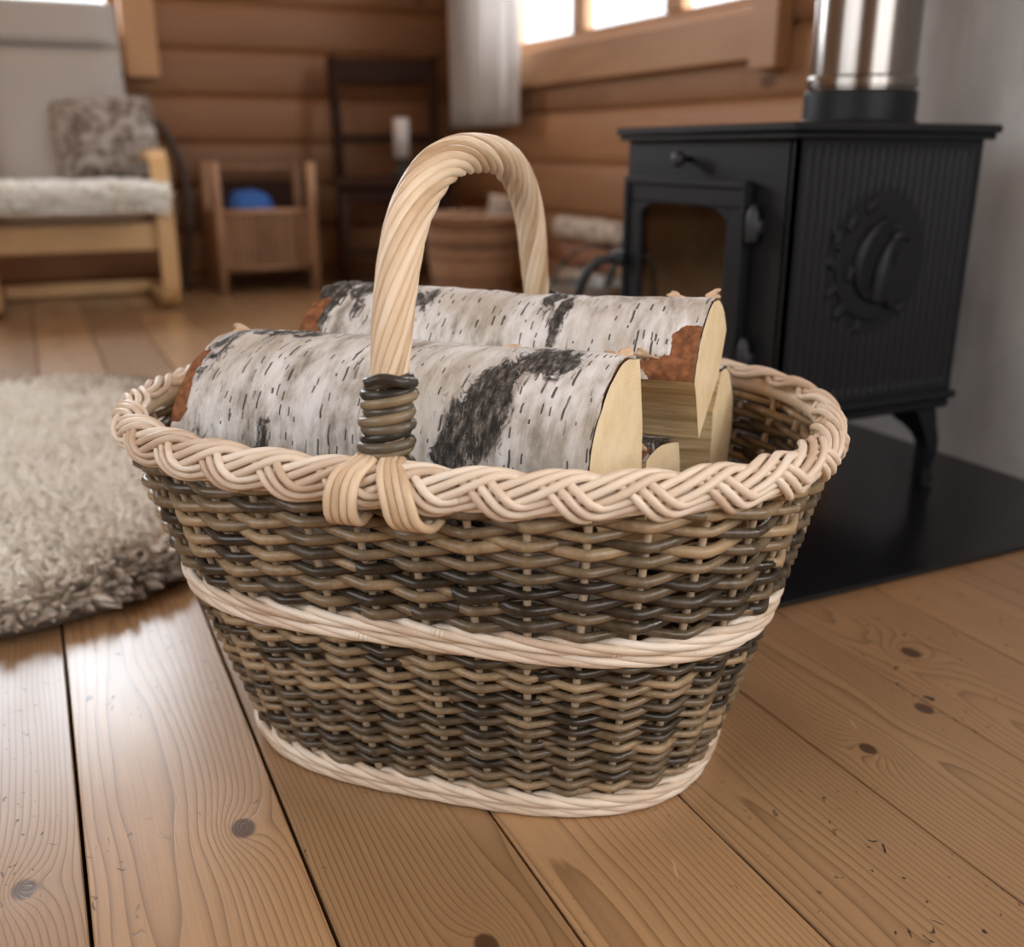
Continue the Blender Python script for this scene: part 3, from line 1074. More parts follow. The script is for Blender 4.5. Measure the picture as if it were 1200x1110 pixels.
# hoop handle
HP = [(-.246, .345), (-.240, .375), (-.229, .43), (-.208, .50), (-.178, .547), (-.13, .578), (-.07, .5935), (.0, .597),
      (.07, .5935), (.13, .578), (.178, .547), (.208, .50), (.229, .43), (.240, .375), (.246, .345)]
hc = spline([(.002, s, z) for s, z in HP], 260)
arc = np.concatenate([[0], np.cumsum(np.linalg.norm(np.diff(hc, axis=0), axis=1))])
hl = arc[-1]
T = np.gradient(hc, axis=0)
T /= np.linalg.norm(T, axis=1)[:, None]
AX = np.tile([1.0, 0, 0], (len(hc), 1))
BX = np.cross(T, AX)
rope = np.interp(arc / hl, [0, .09, .16, .3, .5, .7, .84, .91, 1], [.0105, .0115, .0130, .0142, .0142, .0138, .0125, .0110, .0105])
core = obj('handle', MB().tube(hc, rope * .86, 12, ref=(1, 0, 0)), M['handle'], basket, local=True)
NR = 13
for k in range(NR):
    ang = 2 * np.pi * k / NR + 20 * (arc - hl / 2)
    r0 = rope + .0003
    P = hc + AX * (r0 * np.cos(ang))[:, None] + BX * (r0 * np.sin(ang))[:, None]
    rad = np.interp(arc / hl, [0, .1, .2, .8, .9, 1], [.0032, .0034, .0042, .0042, .0034, .0032]) * rnd.uniform(.94, 1.06)
    obj('handle_rod', MB().tube(P, rad, 8, ref=(1, 0, 0.01)), M['handle'], core, local=True)

# dark bindings round the handle feet, and the two fans of rods lashed over the rim
for side in (1, -1):
    turns = 10
    ends = (.358, .426)
    n = turns * 26
    a = np.linspace(0, turns * 2 * np.pi, n)
    zz = np.linspace(ends[0], ends[1], n) + .0016 * np.sin(a * .5 + 1)
    sc_ = np.interp(zz, [z for s, z in HP[:8]], [s for s, z in HP[:8]])
    bulge = .0165 + .002 * np.cos(a * .37)
    P = np.stack([.002 + (bulge + .0022) * np.cos(a), side * (sc_ + bulge * .86 * np.sin(a)), zz + .002 * np.cos(a)], 1)
    for j in range(turns):
        seg = slice(j * 26, min(n, j * 26 + 27))
        obj('binding_rod', MB().tube(P[seg], .0045, 8, ref=(0, 0, 1)), M['binding'], basket, local=True)
    # tail end tucked over the top of the wrapping
    tail = spline([(-.006, side * -.258, .429), (.008, side * -.2555, .433), (.022, side * -.250, .430), (.026, side * -.236, .427)], 14)
    obj('binding_rod', MB().tube(tail, .0042, 8), M['binding'], basket, local=True)
    for fan in (-1, 1):
        for q in range(4):
            l0 = .002 + fan * (.0045 + .0046 * q)
            l1 = .002 + fan * (.0115 + .0068 * q)
            l2 = .002 + fan * (.0125 + .0070 * q)
            sk = .004 if fan > 0 else 0
            pts = [(l0, -.2525, .368), (l0 * 1.05, -.2610, .3655), (l1 * .75 + l0 * .25, -.2755, .3590), (l1 + sk, -.2835, .345),
                   (l2 + sk * 1.8, -.2815, .327), (l2 + sk * 2.6 + (.003 if fan > 0 else 0), -.268, .3185), (l2 + sk * 3 + (.004 if fan > 0 else 0), -.250, .320)]
            pts = [(a_, -side * b_ * -1 if side > 0 else -b_, c_) for a_, b_, c_ in pts]
            obj('lashing_rod', MB().tube(spline(pts, 26), .0041, 7, ref=(1, 0, 0)), M['handle'], basket, local=True)

# ------------------------------------------------------------------ birch logs


def fbm(x, y, z, o=4):
    return mnoise.fractal(Vector((x, y, z)), 1.0, 2.0, o)


def to_world(l, s, z):
    c, sn = math.cos(BTH), math.sin(BTH)
    return np.array([BC[0] + l * c - s * sn, BC[1] + l * sn + s * c, z])


def firewood(label, pL, pR, rad, a0, a1, split, cutL, cutR, dark, seed, curls=(), bare=(), lift=.0, nl=200, na=76):
    """a split birch log. pL, pR: axis ends (l, s, z) in the basket frame, the axis being the heart of the log.
    a0..a1 (deg): the barked arc, measured from 'towards the camera' (s negative = 0 deg, up = 90 deg);
    split: extra corner points (s, z) of the split faces, from a1 round to a0. cutL, cutR: yaw of the saw cuts (deg)."""
    t = thing('birch_log', label, 'log', to_world(*((np.array(pL) + np.array(pR)) / 2)), 0, 'birch logs in the basket')
    A, B = np.array(pL), np.array(pR)
    ax = (B - A) / np.linalg.norm(B - A)
    side = np.cross(ax, [0, 0, 1.0])
    side /= np.linalg.norm(side)                    # towards the camera (s negative)
    upv = np.cross(side, ax)
    leng = np.linalg.norm(B - A)

    def P3(x, q, h):
        """x 0..1 along, q towards camera, h up; saw cuts slant"""
        sk = math.tan(R(cutL)) * (1 - x) + math.tan(R(cutR)) * x
        p = A + ax * (leng * x + q * sk) + side * q + upv * h
        return p
    c, sn = math.cos(BTH), math.sin(BTH)

    def W(p):
        p = np.asarray(p)
        return np.stack([BC[0] + p[..., 0] * c - p[..., 1] * sn, BC[1] + p[..., 0] * sn + p[..., 1] * c, p[..., 2]], -1)
    base = np.array(t.location)

    def radius(x, a):
        return rad * (1 + .05 * fbm(x * 2.2 + seed, math.cos(a) * 1.2, math.sin(a) * 1.2 + seed) + .03 * math.sin(x * 3 + seed))

    def mesh_grid(name, pts, mat, uvs, closed=False, parent=t, extra=None):
        nu, nv = pts.shape[:2]
        F = [(i * nv + j, (i + 1) * nv + j, (i + 1) * nv + j + 1, i * nv + j + 1) for i in range(nu - 1) for j in range(nv - 1)]
        mb = MB().add((W(pts) - base).reshape(-1, 3), F)
        o = obj(name, mb, mat, parent, local=True)
        uvl = o.data.uv_layers.new(name='UVMap')
        vi = np.zeros(len(o.data.loops), int)
        o.data.loops.foreach_get('vertex_index', vi)
        uvl.data.foreach_set('uv', uvs.reshape(-1, 2)[vi].astype(np.float32).ravel())
        if extra is not None:
            attr(o, 'dark', extra.ravel())
        return o
    ang = np.radians(np.linspace(a0, a1, na))
    xs_ = np.linspace(0, 1, nl)
    # bark shell with fissures, frayed ends and torn bare places
    bp = np.zeros((nl, na, 3))
    bi = np.zeros((nl, na, 3))
    uvb = np.zeros((nl, na, 2))
    dk = np.zeros((nl, na))
    wp = np.zeros((nl, na, 3))
    for i, x in enumerate(xs_):
        for j, a in enumerate(ang):
            r_ = radius(x, a)
            av = (j / (na - 1))
            d = 0.0
            for (dx, da, wx, wa, st) in dark:
                d = max(d, st * math.exp(-(((x - dx) / wx) ** 2 + ((av - da) / wa) ** 2)))
            dk[i, j] = d
            rough = .0040 * min(d, 1) * fbm(x * leng * 80, av * 11, seed, 4) + .0018 * min(d, 1)
            fine = .0012 * fbm(x * leng * 30, av * 4, seed + 3, 3)
            hole = 0.0
            for (hx, ha, hwx, hwa) in bare:
                q = math.hypot((x - hx) / hwx, (av - ha) / hwa) + .5 * fbm(x * 16, av * 6, seed + 9, 4)
                hole = max(hole, min(1, max(0, (1.0 - q) / .10)))
            rb = r_ + .0024 + rough + fine - hole * (.0042 + rough + fine)
            xi = x
            # ragged ends
            if i == 0 or i == nl - 1:
                xi = x + (.005 if i == 0 else -.006) * (0.25 + fbm(av * 14, seed, i, 3)) * .9
            bp[i, j] = P3(xi, rb * math.cos(a), rb * math.sin(a))
            wp[i, j] = P3(x, r_ * math.cos(a), r_ * math.sin(a))
            uvb[i, j] = (x * leng, r_ * (a - ang[0]))
    mesh_grid('bark', bp, M['bark'], uvb, extra=dk)
    # rust-coloured inner bark under it
    ib = wp + (bp - wp) * 0
    for i in range(nl):
        for j in range(na):
            r_ = radius(xs_[i], ang[j]) + .0004
            ib[i, j] = P3(xs_[i] * 1.004 - .002, r_ * math.cos(ang[j]), r_ * math.sin(ang[j]))
    mesh_grid('inner_bark', ib[::2], M['innerbark'], uvb[::2])
    # split faces
    cor = [np.array([math.cos(ang[-1]), math.sin(ang[-1])])] + [np.array(p) / rad for p in split] + [np.array([math.cos(ang[0]), math.sin(ang[0])])]
    nface = 14
    for k in range(len(cor) - 1):
        g_ = np.zeros((60, nface, 3))
        uv = np.zeros((60, nface, 2))
        for i, x in enumerate(np.linspace(0, 1, 60)):
            r_ = rad
            for j, y in enumerate(np.linspace(0, 1, nface)):
                q = cor[k] * (1 - y) + cor[k + 1] * y
                sc = 1.0
                if k == 0:
                    sc = (1 - y) * radius(x, ang[-1]) / rad + y
                if k == len(cor) - 2:
                    sc = sc * (1 - y) + y * radius(x, ang[0]) / rad
                wob = .0022 * fbm(x * leng * 4, y * 16 + k * 5, seed, 4) * (1 if 0 < j < nface - 1 else .3)
                e2 = cor[k + 1] - cor[k]
                nrm = np.array([-e2[1], e2[0]]) / (np.linalg.norm(e2) + 1e-9)
                q2 = q * r_ * sc + nrm * wob
                g_[i, j] = P3(x, q2[0], q2[1])
                uv[i, j] = (x * leng + k * .7, y * np.linalg.norm(e2) * rad + seed)
        mesh_grid('split_face', g_, M['split'], uv)
    # sawn ends
    for xe, nm in ((0.0, 'sawn_end'), (1.0, 'sawn_end')):
        ring = [(radius(xe, a) * math.cos(a), radius(xe, a) * math.sin(a)) for a in ang]
        for k in range(1, len(cor)):
            m_ = 6
            for y in np.linspace(0, 1, m_ + 1)[1:(None if k < len(cor) - 1 else -1)]:
                q = (cor[k - 1] * (1 - y) + cor[k] * y) * rad
                ring.append(tuple(q))
        ring = np.array(ring)
        ctr = ring.mean(0)
        V, UV = [], []
        nr_ = len(ring)
        for f_ in (1.0, .66, .33):
            for q in ring:
                qq = ctr + (q - ctr) * f_
                p = P3(xe, *qq)
                p = p + ax * (.0007 * fbm(qq[0] * 50, qq[1] * 50, seed) * (f_ < 1))
                V.append(p)
                UV.append(qq)
        V.append(P3(xe, *ctr))
        UV.append(ctr)
        F = []
        for k in range(2):
            for j in range(nr_):
                q = (j + 1) % nr_
                F.append((k * nr_ + j, k * nr_ + q, (k + 1) * nr_ + q, (k + 1) * nr_ + j))
        for j in range(nr_):
            F.append((2 * nr_ + j, 2 * nr_ + (j + 1) % nr_, 3 * nr_))
        if xe == 0:
            F = [f[::-1] for f in F]
        o = obj(nm, MB().add(W(np.array(V)) - base, F), M['end'], t, local=True)
        uvl = o.data.uv_layers.new(name='UVMap')
        vi = np.zeros(len(o.data.loops), int)
        o.data.loops.foreach_get('vertex_index', vi)
        uvl.data.foreach_set('uv', np.array(UV)[vi].astype(np.float32).ravel())
    # curls of loose bark
    for (x, av, wd, ln, curl, tw) in curls:
        n1, n2 = 8, 10
        a = ang[0] + (ang[-1] - ang[0]) * av
        g_ = np.zeros((n1, n2, 3))
        for i in range(n1):
            for j in range(n2):
                t_ = j / (n2 - 1)
                u_ = ((i / (n1 - 1) - .5) * (1 - .8 * t_ ** 1.4) + .25 * t_ * math.sin(seed * 3 + x * 40)) * wd * 1.25 * (1 + .25 * math.sin(i * 2.1 + j + seed))
                th = t_ * curl
                h_ = (ln / curl) * math.sin(th)
                b_ = (ln / curl) * (1 - math.cos(th))
                rr = radius(x, a) + .0015 + h_ * .8 + .0006 * fbm(i * .7, j * .6, seed)
                g_[i, j] = P3(x + (u_ + b_ * tw) / leng, (rr) * math.cos(a) - b_ * (1 - abs(tw)) * math.sin(a), rr * math.sin(a) + b_ * (1 - abs(tw)) * math.cos(a))
        o = mesh_grid('bark_curl', g_, M['curl'], np.zeros((n1, n2, 2)))
        sol = o.modifiers.new('thick', 'SOLIDIFY')
        sol.thickness = .0009
    return t


firewood('large white half-round birch log across the front of the basket, behind the near handle foot',
         (-.234, -.054, .334), (.176, -.104, .343), .086, -62, 104, [(-.030, .020), (-.030, -.058)], -14, -6,
         [(.25, .16, .035, .30, 1.25), (.77, .60, .06, .24, 1.0), (.71, .25, .05, .40, 1.1), (.85, .82, .10, .11, .9), (.05, .75, .05, .25, .6), (.16, .9, .16, .1, .65), (.55, .0, .5, .03, .7), (.09, .35, .05, .2, .45)], 1.3,
         curls=[(.985, .93, .014, .014, 1.4, .5), (.94, .99, .012, .010, 2.0, -.5), (.02, .9, .018, .014, 1.2, -.6), (.70, .99, .014, .010, 2.2, .3)],
         bare=[(1.0, .24, .07, .15), (.0, .58, .035, .16)])
firewood('upper birch log lying along the back of the pile with a pale split underside',
         (-.176, .052, .385), (.232, .036, .383), .076, 10, 150, [(-.040, -.005), (.040, -.050)], -10, -4,
         [(.03, .5, .06, .5, 1.0), (.42, .75, .04, .2, .8), (.62, .62, .03, .32, 1.05), (.66, .35, .02, .3, .9), (.3, .4, .05, .2, .6), (.12, .55, .08, .4, .65)], 4.1,
         curls=[(.985, .60, .012, .014, .9, .3), (.90, .62, .014, .010, 1.0, .1), (.89, .10, .016, .016, 2.0, -.3), (.40, .9, .012, .010, 1.5, .2)],
         bare=[(.985, .05, .085, .20), (.0, .12, .06, .30)])
firewood('small split birch piece with flaking bark wedged between the bigger logs',
         (-.16, .010, .264), (.200, -.020, .274), .058, 55, 112, [(-.03, -.05), (.033, -.05)], 0, -20,
         [(.9, .5, .2, .5, .75)], 7.7, curls=[(.97, .2, .012, .01, 1.6, .2)], bare=[(.95, .1, .1, .25), (.8, .7, .06, .2)], nl=80, na=30)
firewood('split birch log standing lowest at the back right of the pile',
         (-.10, .098, .295), (.240, .100, .300), .080, 85, 175, [(-.045, -.09), (.048, -.085), (.046, .045)], 0, -6,
         [(.5, .5, .2, .4, .6)], 9.2, nl=60, na=30)
firewood('birch log deep in the basket right under the large front log, glimpsed between the rods',
         (-.22, -.03, .156), (.17, -.045, .154), .054, -40, 140, [(-.05, -.05)], 0, 0,
         [(.5, .5, .2, .4, .6)], 12.2, nl=50, na=30)
firewood('lowest birch log lying on the basket bottom, glimpsed between the rods', (-.17, .055, .072), (.16, .045, .072), .050, 0, 180, [(0, -.052)], 0, 0,
         [(.5, .5, .2, .4, .6)], 15.2, nl=40, na=30)

# ------------------------------------------------------------------ sheepskin rug


def fleece(name, pos, nrm, length, radius, tone, mat, parent, seg=4, sides=4, flow=(0, 0), wild=.7, seed=1):
    """curly locks of wool joined in one mesh"""
    rg_ = np.random.default_rng(seed)
    n = len(pos)
    ln = length * rg_.uniform(.7, 1.3, n)
    th = rg_.uniform(0, 2 * np.pi, n)
    lean = rg_.uniform(.15, wild, n)
    nrm = nrm / np.linalg.norm(nrm, axis=1)[:, None]
    d = nrm.copy()
    d[:, 0] += lean * np.cos(th) + flow[0]
    d[:, 1] += lean * np.sin(th) + flow[1]
    d /= np.linalg.norm(d, axis=1)[:, None]
    curlv = np.stack([np.cos(th + 1.3), np.sin(th + 1.3), -.6 * np.ones(n)], 1) * rg_.uniform(.2, .75, n)[:, None]
    a = np.linspace(0, 2 * np.pi, sides, endpoint=False)
    V = np.zeros((n, seg + 1, sides, 3))
    rp = np.array([1.0, 1.25, 1.0, .7, .18])[:seg + 1]
    e1 = np.cross(d, [0.31, .87, .38])
    e1 /= np.linalg.norm(e1, axis=1)[:, None]
    e2 = np.cross(d, e1)
    rad = radius * rg_.uniform(.7, 1.3, n)
    for k in range(seg + 1):
        t = k / seg
        c = pos + d * (ln * t)[:, None] + curlv * (ln * t * t * .55)[:, None]
        V[:, k] = c[:, None] + (rad * rp[k])[:, None, None] * (e1[:, None] * np.cos(a)[None, :, None] + e2[:, None] * np.sin(a)[None, :, None])
    V = V.reshape(-1, 3)
    base_i = []
    for k in range(seg):
        for j in range(sides):
            q = (j + 1) % sides
            base_i.append((k * sides + j, k * sides + q, (k + 1) * sides + q, (k + 1) * sides + j))
    base_i = np.array(base_i)
    st = (seg + 1) * sides
    F = (base_i[None] + (np.arange(n) * st)[:, None, None]).reshape(-1, 4)
    me = bpy.data.meshes.new(name)
    me.vertices.add(len(V))
    me.vertices.foreach_set('co', V.astype(np.float32).ravel())
    me.loops.add(F.size)
    me.loops.foreach_set('vertex_index', F.astype(np.int32).ravel())
    me.polygons.add(len(F))
    me.polygons.foreach_set('loop_start', np.arange(0, F.size, 4, dtype=np.int32))
    me.polygons.foreach_set('use_smooth', np.ones(len(F), bool))
    me.update(calc_edges=True)
    me.validate()
    me.materials.append(mat)
    o = bpy.data.objects.new(name, me)
    COL.objects.link(o)
    o.parent = parent
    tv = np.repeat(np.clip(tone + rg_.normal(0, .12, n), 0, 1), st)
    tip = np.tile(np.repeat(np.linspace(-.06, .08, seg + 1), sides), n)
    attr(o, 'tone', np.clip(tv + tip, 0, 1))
    o['kind'] = 'stuff'
    return o


RUGC = (-.31, 2.06)


def rug_r(a):
    """outline of the hide, distance from its centre by angle"""
    n = 4.0
    r = (np.abs(np.cos(a) / .60) ** n + np.abs(np.sin(a) / .73) ** n) ** (-1 / n)
    return r * (1 + .015 * np.sin(3 * a + .6) + .018 * np.sin(5 * a + 2))


rug = thing('sheepskin_rug', 'shaggy grey and cream sheepskin rug on the floor left of the basket', 'rug', (*RUGC, 0))
hd = MB()
aa = np.linspace(0, 2 * np.pi, 72, endpoint=False)
rr = rug_r(aa)
ringz = []
for f_, z_ in ((1.0, .002), (1.0, .012), (.93, .022), (.6, .026), (.25, .026)):
    ringz.append(np.stack([rr * f_ * np.cos(aa), rr * f_ * np.sin(aa), np.full(72, z_)], 1))
P = np.stack(ringz, 0)
hd.grid(P, closed_v=True)
hd.add(np.vstack([P[-1], [[0, 0, .026]]]), [(i, (i + 1) % 72, 72) for i in range(72)])
hd.add(P[0], [tuple(range(72))[::-1]])
obj('hide', hd, M['hide'], rug, local=True)
NT = 22000
q = rng.uniform(-1, 1, (NT * 2, 2)) * [.68, .80]
aq = np.arctan2(q[:, 1], q[:, 0])
rq = np.hypot(q[:, 0], q[:, 1])
f_ = rq / rug_r(aq)
keep = (f_ < .985) & (q[:, 0] > -.45)
q, f_, aq = q[keep][:NT], f_[keep][:NT], aq[keep][:NT]
zb = np.interp(f_, [0, .6, .93, 1], [.025, .024, .020, .008])
pos = np.stack([q[:, 0], q[:, 1], zb], 1)
edge = np.clip((f_ - .72) / .28, 0, 1)
nrm = np.stack([np.cos(aq) * edge * .75, np.sin(aq) * edge * .75, 1 - .58 * edge], 1)
tn = np.array([mnoise.fractal(Vector((a * 5, b * 5, 1.7)), 1, 2, 3) for a, b in q])
tn2 = np.array([mnoise.fractal(Vector((a * 16, b * 16, 4.7)), 1, 2, 2) for a, b in q])
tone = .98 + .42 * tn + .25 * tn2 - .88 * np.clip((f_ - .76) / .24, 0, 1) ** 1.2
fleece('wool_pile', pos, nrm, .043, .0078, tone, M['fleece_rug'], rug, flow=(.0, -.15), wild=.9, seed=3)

# ------------------------------------------------------------------ armchair with its cushions


def band(path, half_w, thick, xc):
    """laminated bent wood: rectangle swept along a path in the YZ plane"""
    c = np.array(path)
    T = np.gradient(c, axis=0)
    T /= np.linalg.norm(T, axis=1)[:, None]
    Nn = np.stack([-T[:, 1], T[:, 0]], 1)
    V = []
    for p, n in zip(c, Nn):
        a, b_ = p + n * thick / 2, p - n * thick / 2
        V += [(xc - half_w, *a), (xc + half_w, *a), (xc + half_w, *b_), (xc - half_w, *b_)]
    F = []
    for i in range(len(c) - 1):
        for j in range(4):
            k = (j + 1) % 4
            F.append((i * 4 + j, i * 4 + k, i * 4 + 4 + k, i * 4 + 4 + j))
    F += [(3, 2, 1, 0), tuple(len(c) * 4 - 4 + j for j in range(4))]
    return MB().add(V, F)


def cushion_slab(mb, x0, x1, path, thick, nx=14, puff=.02):
    """upholstered slab following a YZ path, pillowed towards its edges"""
    c = np.array(path)
    n = len(c)
    T = np.gradient(c, axis=0)
    T /= np.linalg.norm(T, axis=1)[:, None]
    Nn = np.stack([-T[:, 1], T[:, 0]], 1)
    top = np.zeros((n, nx, 3))
    bot = np.zeros((n, nx, 3))
    for i in range(n):
        for j in range(nx):
            u, v = i / (n - 1) * 2 - 1, j / (nx - 1) * 2 - 1
            e = max(0, 1 - u ** 8) ** .5 * max(0, 1 - v ** 8) ** .5
            h = thick / 2 * e
            xx = x0 + (x1 - x0) * j / (nx - 1)
            top[i, j] = (xx, *(c[i] + Nn[i] * h))
            bot[i, j] = (xx, *(c[i] - Nn[i] * h))
    mb.grid(top)
    mb.grid(bot[:, ::-1])
    return mb


chair = thing('armchair', 'birch armchair with grey beige cushion at the back left', 'chair', (.165, 4.4, 0))
side_path = spline([(4.80, .022), (4.5, .022), (4.22, .022), (4.125, .05), (4.105, .14), (4.10, .40), (4.11, .52), (4.16, .575), (4.25, .585), (4.45, .575), (4.66, .56)], 60)
for xc in (.475, -.16):
    sf = obj('side_frame', band(side_path, .032, .034, xc), M['birchply'], chair, False)
    set_sharp(sf, 40)
obj('front_rail', MB().box(-.125, .442, 4.10, 4.125, .235, .335, .004), M['birchply'], chair, False)
obj('floor_stretcher', MB().box(-.125, .442, 4.62, 4.66, .01, .06, .004), M['birchply'], chair, False)
seatp = spline([(4.07, .40), (4.2, .385), (4.40, .36), (4.58, .35)], 22)
obj('seat_cushion', cushion_slab(MB(), -.12, .435, seatp, .11), M['cushion'], chair)
for k, (p, q_) in enumerate((((4.575, .39), (4.695, 0.995)), ((4.697, 1.0), (4.735, 1.17)))):
    bp_ = spline([p, ((p[0] + q_[0]) / 2 + .003, (p[1] + q_[1]) / 2), q_], 20)
    obj('back_cushion', cushion_slab(MB(), -.12, .435, bp_, .10 if k == 0 else .105), M['cushion'], chair)
for xc in (.30, .02):
    obj('back_slat', band(spline([(4.60, .30), (4.655, .5), (4.75, .95), (4.79, 1.13)], 20), .03, .02, xc), M['birchply'], chair, False)

# cream sheepskin thrown over the seat
sk_ = thing('sheepskin_throw', 'cream white sheepskin draped over the armchair seat', 'sheepskin', (.165, 4.25, .44))
nxs, nys = 40, 26
xs_ = np.linspace(-.16, .475, nxs)
ys_ = spline([(4.015, .385), (4.012, .415), (4.02, .445), (4.06, .462), (4.15, .462), (4.35, .444), (4.49, .438)], nys)
hp_ = np.zeros((nxs, nys, 3))
hn_ = np.zeros((nxs, nys, 3))
for i in range(nxs):
    for j in range(nys):
        e = abs(i / (nxs - 1) * 2 - 1)
        hp_[i, j] = (xs_[i], ys_[j, 0], ys_[j, 1] + .008 * math.sin(i * .5) * (j / nys) - .02 * max(0, e - .88) * 5)
        hn_[i, j] = (0, -1 + j / 6 if j < 6 else 0, .3 + j / 6 if j < 6 else 1)
mb = MB().grid(hp_)
o = obj('hide', mb, M['hide_white'], sk_)
pts = hp_.reshape(-1, 3)
idx = rng.integers(0, len(pts), 5200)
pos = pts[idx] + rng.uniform(-1, 1, (5200, 3)) * [.009, .009, 0] - np.array(sk_.location)
tn = np.array([mnoise.fractal(Vector((a * 9, b * 9, 8.1)), 1, 2, 3) for a, b in pos[:, :2]])
fleece('wool_pile', pos, hn_.reshape(-1, 3)[idx], .036, .0075, .85 + .4 * tn, M['fleece_white'], sk_, flow=(0, -.25), wild=.9, seed=5)

# pillow


def pillow(name, label, c, w, h, t, rot, mat):
    n = 22
    P1, P2 = np.zeros((n, n, 3)), np.zeros((n, n, 3))
    for i in range(n):
        for j in range(n):
            u, v = i / (n - 1) * 2 - 1, j / (n - 1) * 2 - 1
            th = t / 2 * ((1 - u ** 2) * (1 - v ** 2)) ** .42
            pin = 1 - .09 * (1 - v ** 2) * u ** 2
            pin2 = 1 - .09 * (1 - u ** 2) * v ** 2
            P1[i, j] = (u * w / 2 * pin2 * 1.0, -th, v * h / 2 * pin)
            P2[i, j] = (u * w / 2 * pin2, th, v * h / 2 * pin)
    o = obj(name, MB().grid(P1).grid(P2[:, ::-1]), mat, None, local=True)
    o.location = c
    o.rotation_euler = rot
    tag(o, label, 'pillow')
    return o


pillow('throw_pillow', 'brown and grey printed pillow leaning on the armchair back cushion', (.33, 4.535, .645), .39, .32, .12, (R(-14), R(-5), R(-10)), M['pillow'])

# dark bent stick between the armchair and the rattan stand
st = obj('walking_stick', MB().tube(spline([(.60, 4.70, .002), (.645, 4.73, .25), (.65, 4.76, .50), (.60, 4.775, .66), (.53, 4.775, .735), (.47, 4.775, .75)], 40), .016, 8, ref=(0, 1, 0)), M['darkstick'], None)
tag(st, 'dark bent stick leaning on the back wall beside the armchair', 'stick')

# ------------------------------------------------------------------ rattan stand with blue wool
rs = thing('rattan_stand', 'brown rattan stand with a woven box against the back wall', 'stand', (.935, 4.60, 0))
X0, X1, Y0, Y1 = .735, 1.145, 4.47, 4.74
for xx in (X0, X1):
    for yy in (Y0, Y1):
        obj('post', MB().tube([(xx, yy, .002), (xx, yy, .3), (xx, yy, .545), (xx, yy, .552)], [.022, .022, .022, .012], 10, ref=(1, 0, 0)), M['cane'], rs)


def woven(name, a0, a1, fixed, axis, z0, z1, n):
    for i in range(n):
        p = a0 + (a1 - a0) * (i + .5) / n
        zz = np.linspace(z0, z1, 15)
        o_ = .0035 * np.cos(np.arange(15) * np.pi + i * np.pi)
        pts = np.stack([np.full(15, p), fixed + o_, zz], 1) if axis == 'X' else np.stack([fixed + o_, np.full(15, p), zz], 1)
        obj(name, MB().tube(pts, .0068, 5, ref=(1, 0, 0) if axis == 'Y' else (0, 1, 0)), M['cane'], rs)


woven('cane_strip', X0 + .02, X1 - .02, Y0, 'X', .10, .345, 28)
woven('cane_strip', Y0 + .02, Y1 - .02, X0, 'Y', .10, .345, 18)
woven('cane_strip', Y0 + .02, Y1 - .02, X1, 'Y', .10, .345, 18)
for z_ in (.105, .345):
    obj('rail', MB().tube([(X0, Y0 - .004, z_), (X1, Y0 - .004, z_)], .013, 8), M['cane'], rs)
obj('rail', MB().tube([(X0, Y1, .52), (X1, Y1, .52)], .013, 8), M['cane'], rs)
obj('back_panel', MB().box(X0, X1, Y1 - .006, Y1 + .006, .10, .47), M['darkwood'], rs, False)
obj('shelf', MB().box(X0, X1, Y0 + .005, Y1, .095, .11), M['cane'], rs, False)
wool = MB()
for k, (wx, wy, wz, wr) in enumerate([(.83, 4.56, .37, .075), (.93, 4.58, .385, .075), (1.01, 4.55, .365, .06)]):
    pass


def lump(name, label, c, r, mat, group, seed):
    mb = MB()
    nu, nv = 22, 14
    P = np.zeros((nu, nv, 3))
    for i in range(nu):
        for j in range(nv):
            a, b_ = 2 * math.pi * i / nu, math.pi * (j / (nv - 1) - .5)
            d = Vector((math.cos(a) * math.cos(b_), math.sin(a) * math.cos(b_), math.sin(b_)))
            rr_ = 1 + .16 * mnoise.fractal(d * 1.8 + Vector((seed, 0, 0)), 1, 2, 3)
            P[i, j] = (d.x * r[0] * rr_, d.y * r[1] * rr_, d.z * r[2] * rr_)
    mb.grid(P, closed_u=True)
    o = obj(name, mb, mat, None, local=True)
    o.location = c
    tag(o, label, 'cloth', group)
    return o


lump('folded_cloth', 'crumpled blue cloth lying in the woven box of the rattan stand', (.90, 4.60, .275), (.125, .10, .165), M['blue'], None, 2)

# ------------------------------------------------------------------ dark chair and candle
dc = thing('wooden_chair', 'dark stained wooden chair in the room corner', 'chair', (1.50, 4.42, 0), R(-14))


def loc_box(name, a, par=dc, mat='darkwood', bev=.005):
    return obj(name, MB().box(*a, bev), M[mat], par, False, local=True)


loc_box('seat', (-.26, .26, -.24, .22, .445, .485), bev=.008)
for sx in (-1, 1):
    obj('front_leg', MB().tube([(sx * .22, -.20, .003), (sx * .22, -.20, .2), (sx * .22, -.20, .445)], [.017, .022, .026], 8, ref=(1, 0, 0)), M['darkwood'], dc, local=True)
    obj('back_post', MB().tube(spline([(sx * .215, .22, .003), (sx * .22, .19, .45), (sx * .225, .21, .75), (sx * .23, .25, 1.0)], 20), .024, 8, ref=(1, 0, 0)), M['darkwood'], dc, local=True)
    obj('side_stretcher', MB().tube([(sx * .22, -.20, .2), (sx * .218, .20, .2)], .012, 8), M['darkwood'], dc, local=True)
loc_box('top_rail', (-.235, .235, .215, .245, .885, .995), bev=.01)
loc_box('back_rail', (-.215, .215, .185, .21, .63, .67), bev=.005)
loc_box('seat_apron', (-.22, .22, -.215, -.195, .385, .445))
loc_box('front_stretcher', (-.215, .215, -.21, -.19, .16, .19))

